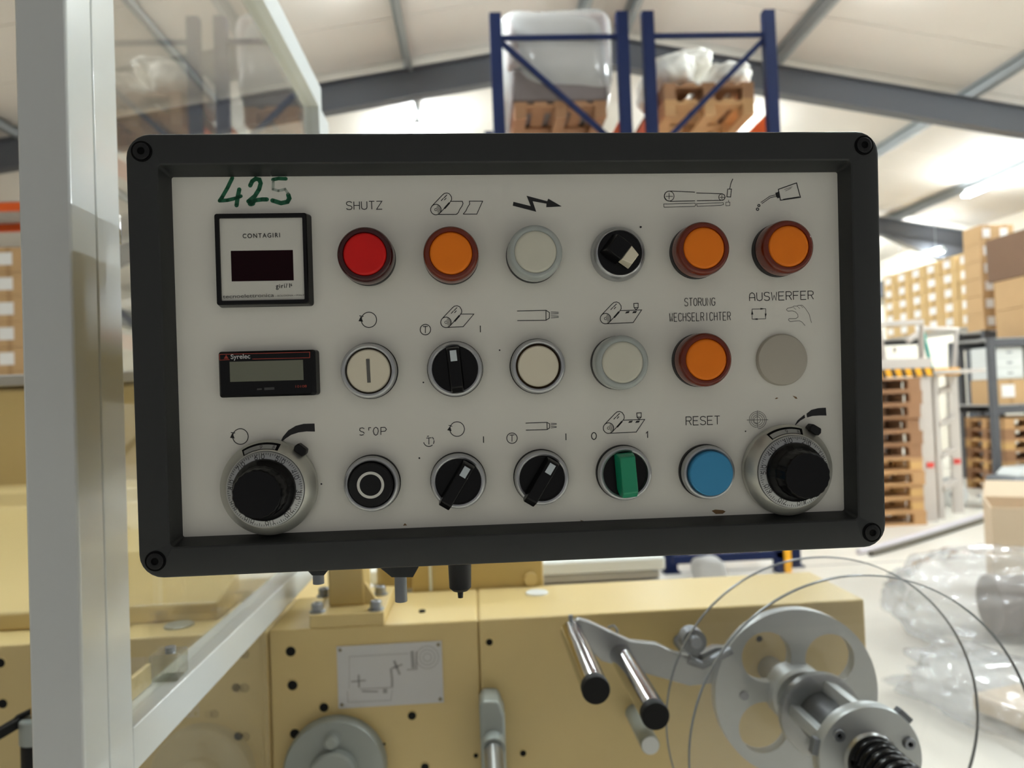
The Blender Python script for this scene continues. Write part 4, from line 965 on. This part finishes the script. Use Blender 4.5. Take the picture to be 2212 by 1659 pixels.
# things on the rack
def lump(name, mname, c, size, amp, seed, label, cat, sub=4, power=.55, crumple=0.0):
    rnd = random.Random(seed); b = bmesh.new(); bmesh.ops.create_icosphere(b, subdivisions=sub, radius=1)
    ph = [(rnd.uniform(1.5, 5), rnd.uniform(1.5, 5), rnd.uniform(1.5, 5), rnd.uniform(0, 6)) for _ in range(9)]
    for v in b.verts:
        p = v.co; q = Vector([math.copysign(abs(t) ** power, t) for t in p])
        q *= 1 + amp * sum(math.sin(f[0] * p.x + f[1] * p.y + f[2] * p.z + f[3]) for f in ph) / 3
        if crumple: q *= 1 + crumple * (abs(mnoise.noise(p * 2.2 + Vector((seed, 0, 0)))) - .22 + .22 * (abs(mnoise.noise(p * 4.5 + Vector((0, seed, 0)))) - .2))
        v.co = Vector((q.x * size[0], q.y * size[1], max(q.z, -.98) * size[2]))
    me = bpy.data.meshes.new(name); b.to_mesh(me); b.free(); me.shade_smooth(); me.materials.append(MATS[mname])
    o = bpy.data.objects.new(name, me); COL.objects.link(o); o.location = c
    return tag(o, label, cat)
t = empty('wrapped_bale', (X(1212), 6.92, 4.077), 0, 'grey bale in shrink wrap on a pallet high in the blue rack', 'bale')
MB().box(-.42, .42, -.58, .58, 0, .30).build('bale_base', mat('bale_dark', (112, 102, 100), .7, var=.15, scale=4), t, bevel=.03)
MB().box(-.45, .45, -.60, .60, .30, .80).build('bale_body', 'bale', t, bevel=.06)
o = lump('stretch_wrap', 'wrap', (.02, 0, .46), (.50, .62, .44), .04, 3, None, None, power=.40); o.parent = t
PT = 4.238
lump('sack', 'bale_white', (X(1478), 6.85, PT + .18), (.225, .5, .18), .05, 5, 'puffy white sack on the bale side of the rack pallet', 'sack', 4, .8, .25)
lump('sack', 'bale_white', (X(1606), 6.85, PT + .13), (.215, .48, .13), .05, 8, 'flat white sack on the outer side of the rack pallet', 'sack', 4, .8, .25)
lump('sack', 'bale_white', (X(1535), 7.0, PT + .40), (.25, .35, .085), .05, 11, 'small white sack on top of the two others on the pallet', 'sack', 4, .8, .25)

# cartons -------------------------------------------------------------
def make_carton(sx, sy, sz, m):
    t = empty('carton')
    MB().box(-sx / 2, sx / 2, -sy / 2, sy / 2, 0, sz - .004).build('box', m, t, bevel=.004)
    part('tape', 'carton_tape', t, (-.03, .03, -sy / 2 - .002, sy / 2 + .002, -.000, sz - .002))
    part('shipping_label', 'carton_label', t, (-sx * .32, sx * .12, -sy / 2 - .004, -sy / 2 - .001, sz * .28, sz * .78))
    return t
CP = {}
def carton(loc, size, m, label, group, rz=0):
    key = (size, m)
    if key not in CP:
        CP[key] = make_carton(*size, m); o = CP[key]; o.location = loc; o.rotation_euler = (0, 0, rz); return tag(o, label, 'carton', group)
    return dup(CP[key], loc, rz, label, group)
def shelf(name, x0, x1, y0, y1, z, label, mbeam='rack_orange', H=None):
    t = empty(name, ((x0 + x1) / 2, (y0 + y1) / 2, 0), 0, label, 'rack'); hx = (x1 - x0) / 2; hy = (y1 - y0) / 2; H = H or z + 1.6
    for sx in (-1, 1):
        for sy in (-1, 1): part('upright', 'rack_blue' if mbeam == 'rack_orange' else 'girder', t, (sx * hx - .04, sx * hx + .04, sy * hy - .04, sy * hy + .04, 0, H))
    for zz in z if isinstance(z, (list, tuple)) else (z,):
        for sy in (-1, 1): part('beam', mbeam, t, (-hx, hx, sy * hy - .03, sy * hy + .03, zz - .12, zz - .02))
        for k in range(9):
            w = 2 * hx / 9; part('deck_board', 'slat_grey', t, (-hx + k * w + .01, -hx + (k + 1) * w - .01, -hy, hy, zz - .02, zz))
    return t
# yellowish cartons on the racking along the right wall
shelf('pallet_rack', 8.28, 9.1, 11.75, 14.6, [2.45], 'grey racking along the right wall holding the tall yellowish carton stacks', 'girder', 2.45)
for c in range(6):
    for r in range(5):
        carton((8.56, 12.0 + c * .46, 2.45 + r * .252), (.43, .44, .252), 'carton_a', 'yellowish carton, %s row up, %s column from the tan cartons, on wall racking' % (ORD[r], ORD[c]), 'yellowish cartons on the wall racking', R(-90 + random.uniform(-2, 2)))
shelf('pallet_rack', 7.78, 8.40, 10.85, 11.45, [2.3], 'small grey racking holding two columns of tan cartons', 'girder', 2.3)
for c in range(2):
    for r in range(6):
        carton((7.95 + c * .275, 11.1, 2.3 + r * .27), (.265, .40, .27), 'carton_b', 'tan carton, %s up in the %s column, on the small racking' % (ORD[r], ('inner', 'outer')[c]), 'tan cartons on the small racking', R(random.uniform(-1.5, 1.5)))
shelf('pallet_rack', 6.95, 8.62, 9.6, 10.4, [1.2, 2.1], 'grey two-level racking above the low pallet stack', 'girder', 2.1)
for c in range(2):
    for r in range(2): carton((7.74 + c * .46, 9.95, 2.1 + r * .42), (.44, .6, .42), 'carton_b', 'large tan carton, %s row, %s side, under the dark brown carton' % (('lower', 'upper')[r], ('aisle', 'wall')[c]), 'cartons under the dark one')
carton((7.95, 9.95, 2.94), (.9, .8, .62), 'carton_dark', 'large dark brown carton on top of the tan cartons on the grey racking', None)
carton((7.24, 9.9, 1.2), (.42, .5, .34), 'carton_b', 'plain tan carton under the white drawer unit on the grey racking', None)
t = empty('carton', (7.78, 9.85, 1.2), 0, 'white carton with a red print patch on the grey racking', 'carton')
MB().box(-.24, .24, -.2, .2, 0, .36).build('box', 'white_paint', t, bevel=.004); part('print_patch', 'red_tag', t, (-.16, .06, -.204, -.201, .06, .24))
t = empty('drawer_unit', (7.24, 9.9, 1.54), 0, 'white plastic drawer unit with small dark grips standing on a carton', 'drawer unit')
MB().box(-.2, .2, -.24, .24, 0, .44).build('body', 'white_paint', t, bevel=.01)
for k in range(3):
    d = part('drawer', 'white_paint', t, (-.185, .185, -.252, -.236, .02 + k * .14, .145 + k * .14), bevel=.004)
    part('grip', 'machine_grey', d, (-.04, .04, -.256, -.25, .07 + k * .14, .09 + k * .14))
t = empty('wrapped_block', (7.78, 9.85, 1.56), 0, 'grey wrapped block of goods on top of the white carton', 'bale')
MB().box(-.30, .50, -.2, .25, 0, .42).build('block', 'slat_grey', t, bevel=.02)

# steel work platform with steps ----------------------------------------------
WX, WY = 5.0, 7.95
wp = empty('work_platform', (WX, WY, 0), 0, 'stainless steel work platform with steps, handrails and yellow-black edge strips', 'work platform')
def w_(px, py, y): p = atY(px, py, y); return (p.x - WX, y - WY, p.z)
part('leg', 'stainless', wp, (-.14, .04, -.02, .02, 0, 1.66)); part('leg', 'stainless', wp, (.52, .64, .42, .46, 0, 1.62))
part('leg', 'stainless', wp, (-.14, .0, .9, .94, 0, 1.62)); part('leg', 'stainless', wp, (.14, .20, .1, .14, 0, 1.62))
part('deck_skirt', 'stainless', wp, (-1.2, .05, -.03, -.02, 1.69, 1.80))
part('deck', 'stainless', wp, (-1.2, .66, -.04, .96, 1.62, 1.66))
es = part('edge_strip', 'stripe_black', wp, (-1.2, .06, -.05, -.042, 1.60, 1.69))
for k in range(11):
    x = -1.18 + k * .113
    MB().prism([(x + .03, 1.602), (x + .09, 1.602), (x + .072, 1.688), (x, 1.688)], -.053, -.0505, MYZ).build('stripe', 'yellow_guard', es, smooth=0)
es = part('edge_strip', 'yellow_guard', wp, (.32, .66, .40, .41, 1.60, 1.69))
for k in range(4):
    z = .38 + k * .36
    MB().bar((.17, .12, z - .05), (.56, .44, z), .09, .05).build('step', 'stainless', wp)
for pts in ((((-1.2, 0, 2.17)), (-.02, 0, 2.20), (.10, .25, 1.66)), ((.08, .45, 2.02), (.30, .45, 2.16), (.68, .45, 2.14), (.62, .45, 1.66)), ((-1.2, .9, 2.17), (.02, .9, 2.19), (.04, .9, 1.66))):
    MB().tube(pts, .034, 10).build('handrail', 'stainless', wp)
MB().tube([(.02, .62, 1.96), (.02, .62, 1.9)], .02, 8).build('rail_knob', 'stainless', wp)
MB().bar((.28, .46, 2.12), (.36, .46, 1.66), .05, .02).build('strap', 'teal', wp)
for x, y, z in ((-.02, -.03, .62), (.58, .41, .60)): part('tag', 'red_tag', wp, (x - .04, x + .04, y, y + .008, z - .03, z + .03))
for k in range(5): lump('roll', 'film' if k % 2 else 'bale_white', (3.98 + k * .17, 8.2, 1.66 + .06), (.072, .25, .06), .04, 20 + k, '%s plastic wrapped roll from the handrail end on the work platform' % ORD[4 - k], 'roll', 3, .8)['group'] = 'wrapped rolls on the work platform'

# wrapped machine rolls on the floor, right
def film_roll(loc, r, L, rz, m, label, group=None):
    t = empty('film_roll', loc, rz, label, 'roll', group)
    MB().cyl((-L / 2, 0, r), (L / 2, 0, r), r, 28).build('roll_body', m, t)
    MB().lathe([(r * 1.01, 0), (r * .86, .012), (r * .30, .010), (r * .28, -.02)], 28, Matrix.Translation((-L / 2 - .01, 0, r)) @ Matrix.Rotation(R(-90), 4, 'Y')).build('roll_end', 'white_paint', t)
    return t
film_roll((5.95, 9.05, .0), .15, .6, R(60), 'machine_grey', 'grey film roll lying on the floor behind the work platform')
film_roll((6.25, 8.62, .0), .13, .5, R(40), 'machine_grey', 'second grey film roll with white end beside the first')
t = empty('motor_unit', (7.3, 9.2, 0), R(3), 'dark grey machine part with bright cover lying before the low pallets', 'machine part')
MB().box(-.65, .65, -.25, .25, .05, .30).build('body', 'machine_grey', t, bevel=.03); MB().prism([(-.55, .30), (.35, .30), (.15, .42), (-.45, .40)], -.2, .2, MYZ).build('cover', 'white_paint', t, bevel=.02); part('skid', 'slat_grey', t, (-.75, .75, -.28, -.2, 0, .05), (-.75, .75, .2, .28, 0, .05))
# hose on the floor; its lit top and dark underside are two coloured tubes
p0, p1, p2, p3 = atZ(1880, 1195, .03), atZ(1990, 1168, .03), atZ(2100, 1126, .03), atZ(2260, 1082, .03)
pts = []
for i in range(31):
    s = i / 30; pts.append(p0 * (1 - s) ** 3 + p1 * 3 * s * (1 - s) ** 2 + p2 * 3 * s * s * (1 - s) + p3 * s ** 3)
tag(MB().tube([(p.x, p.y, .024) for p in pts], .024, 10).build('hose', 'hose'), 'dark tube for the shaded underside of the hose before the work platform', 'hose')
tag(MB().tube([(p.x - .06, p.y + .09, .028) for p in pts], .028, 10).build('hose', mat('hose_pale', (222, 216, 222), .35)), 'pale tube for the lit top of the hose, behind the dark tube', 'hose')
# tall cardboard box, right edge
t = empty('cardboard_box', (3.98, 4.86, 0), R(-31), 'large beige cardboard box standing open on the floor', 'box')
hB = .66
for nm, q in (('side', (-.45, .45, -.3, -.292, 0, hB)), ('side', (-.45, .45, .292, .3, 0, hB)), ('side', (-.45, -.442, -.292, .292, 0, hB)), ('side', (.442, .45, -.292, .292, 0, hB)), ('bottom', (-.442, .442, -.292, .292, 0, .008))):
    part(nm, 'paper_beige', t, q)
MB().add([(-.45, .3, hB), (.45, .3, hB), (.42, .45, hB + .10), (-.42, .45, hB + .10)], [(0, 1, 2, 3)]).build('flap', 'paper_beige', t, smooth=0)
# bagged rolls near the reel
p = atZ(2060, 1480, 0)
t = empty('bagged_roll', (2.86, 4.15, 0), R(-20), 'brown roll inside a big crumpled clear plastic bag on the floor', 'bag')
MB().cyl((.08, .12, .20), (.60, .20, .20), .17, 32).build('roll_core', 'roll_brown', t)
o = lump('plastic_bag', 'film', (.10, 0, .25), (.54, .42, .26), .05, 31, None, None, 5, .75, .40); o.parent = t
t = empty('bagged_roll', (2.35, 3.2, 0), R(15), 'half-empty clear plastic bag lying in front of the bagged roll', 'bag')
o = lump('plastic_bag', 'film', (0, 0, .10), (.34, .46, .10), .08, 37, None, None, 5, .7, .40); o.parent = t
o = MB().box(-.12, .16, -.16, .12, .02, .10).build('content_box', 'paper_beige', t, bevel=.01)

# white slatted table behind the machine + bead chain
cr = atY(1438, 1232, 2.2); cl = atY(1165, 1232, 2.2)
t = empty('slatted_table', ((cl.x - .5 + cr.x) / 2, 2.5, 0), 0, 'white slatted table behind the cream machine', 'table'); ox = (cl.x - .5 + cr.x) / 2
xa, xb = cl.x - .5 - ox, cr.x - ox; zt = cr.z
zs = [zt + .02 - .020 * k for k in range(5)]
MB().box(xa, xb, -.3, .3, zt + .002, zt + .04).build('top', 'white_paint', t, bevel=.006)
part('apron', 'machine_grey', t, (xa + .01, xb - .02, -.272, -.26, zt - .11, zt + .016))
for k in range(4): part('slat', 'slat_grey', t, (xa + .01, xb - .02, -.29, -.275, zt - .022 - .026 * k, zt - .002 - .026 * k))
for sx in (xa + .03, xb - .03):
    for sy in (-.24, .26): part('leg', 'white_paint', t, (sx - .02, sx + .02, sy - .02, sy + .02, 0, zt + .016))
bc = MB(); c0 = atY(1442, 1228, 2.16)
for k in range(10):
    bc.lathe([(.0003, -.003), (.003, 0), (.0003, .003)], 8, Matrix.Translation((c0.x + .0065 * k, 2.16, c0.z + .005 - .0062 * k)))
o = bc.build('bead_chain', 'zinc', t); o['kind'] = 'stuff'
# sheet of grey film beside it
p = atZ(1490, 1245, 0)
lump('film_bundle', 'slat_grey', (p.x + .02, p.y - .45, .13), (.12, .12, .13), .08, 44, 'grey film bundle standing on the floor in front of the rack guard', 'bundle', 3, .7)

# left background: orange racking with cartons
rl = shelf('pallet_rack', -7.0, -4.9, 9.1, 10.1, [1.78, 4.12], 'orange-beamed racking full of tan cartons seen beyond the guard post', 'rack_orange', 4.15)
for c in range(5):
    for r in range(6):
        carton((-6.75 + c * .41, 9.35, 1.78 + r * .30), (.40, .42, .30), 'carton_b', 'tan carton, %s row up, %s column from the left wall, on orange-beamed racking' % (ORD[r], ORD[c]), 'cartons on the orange racking', R(random.uniform(-1.5, 1.5)))
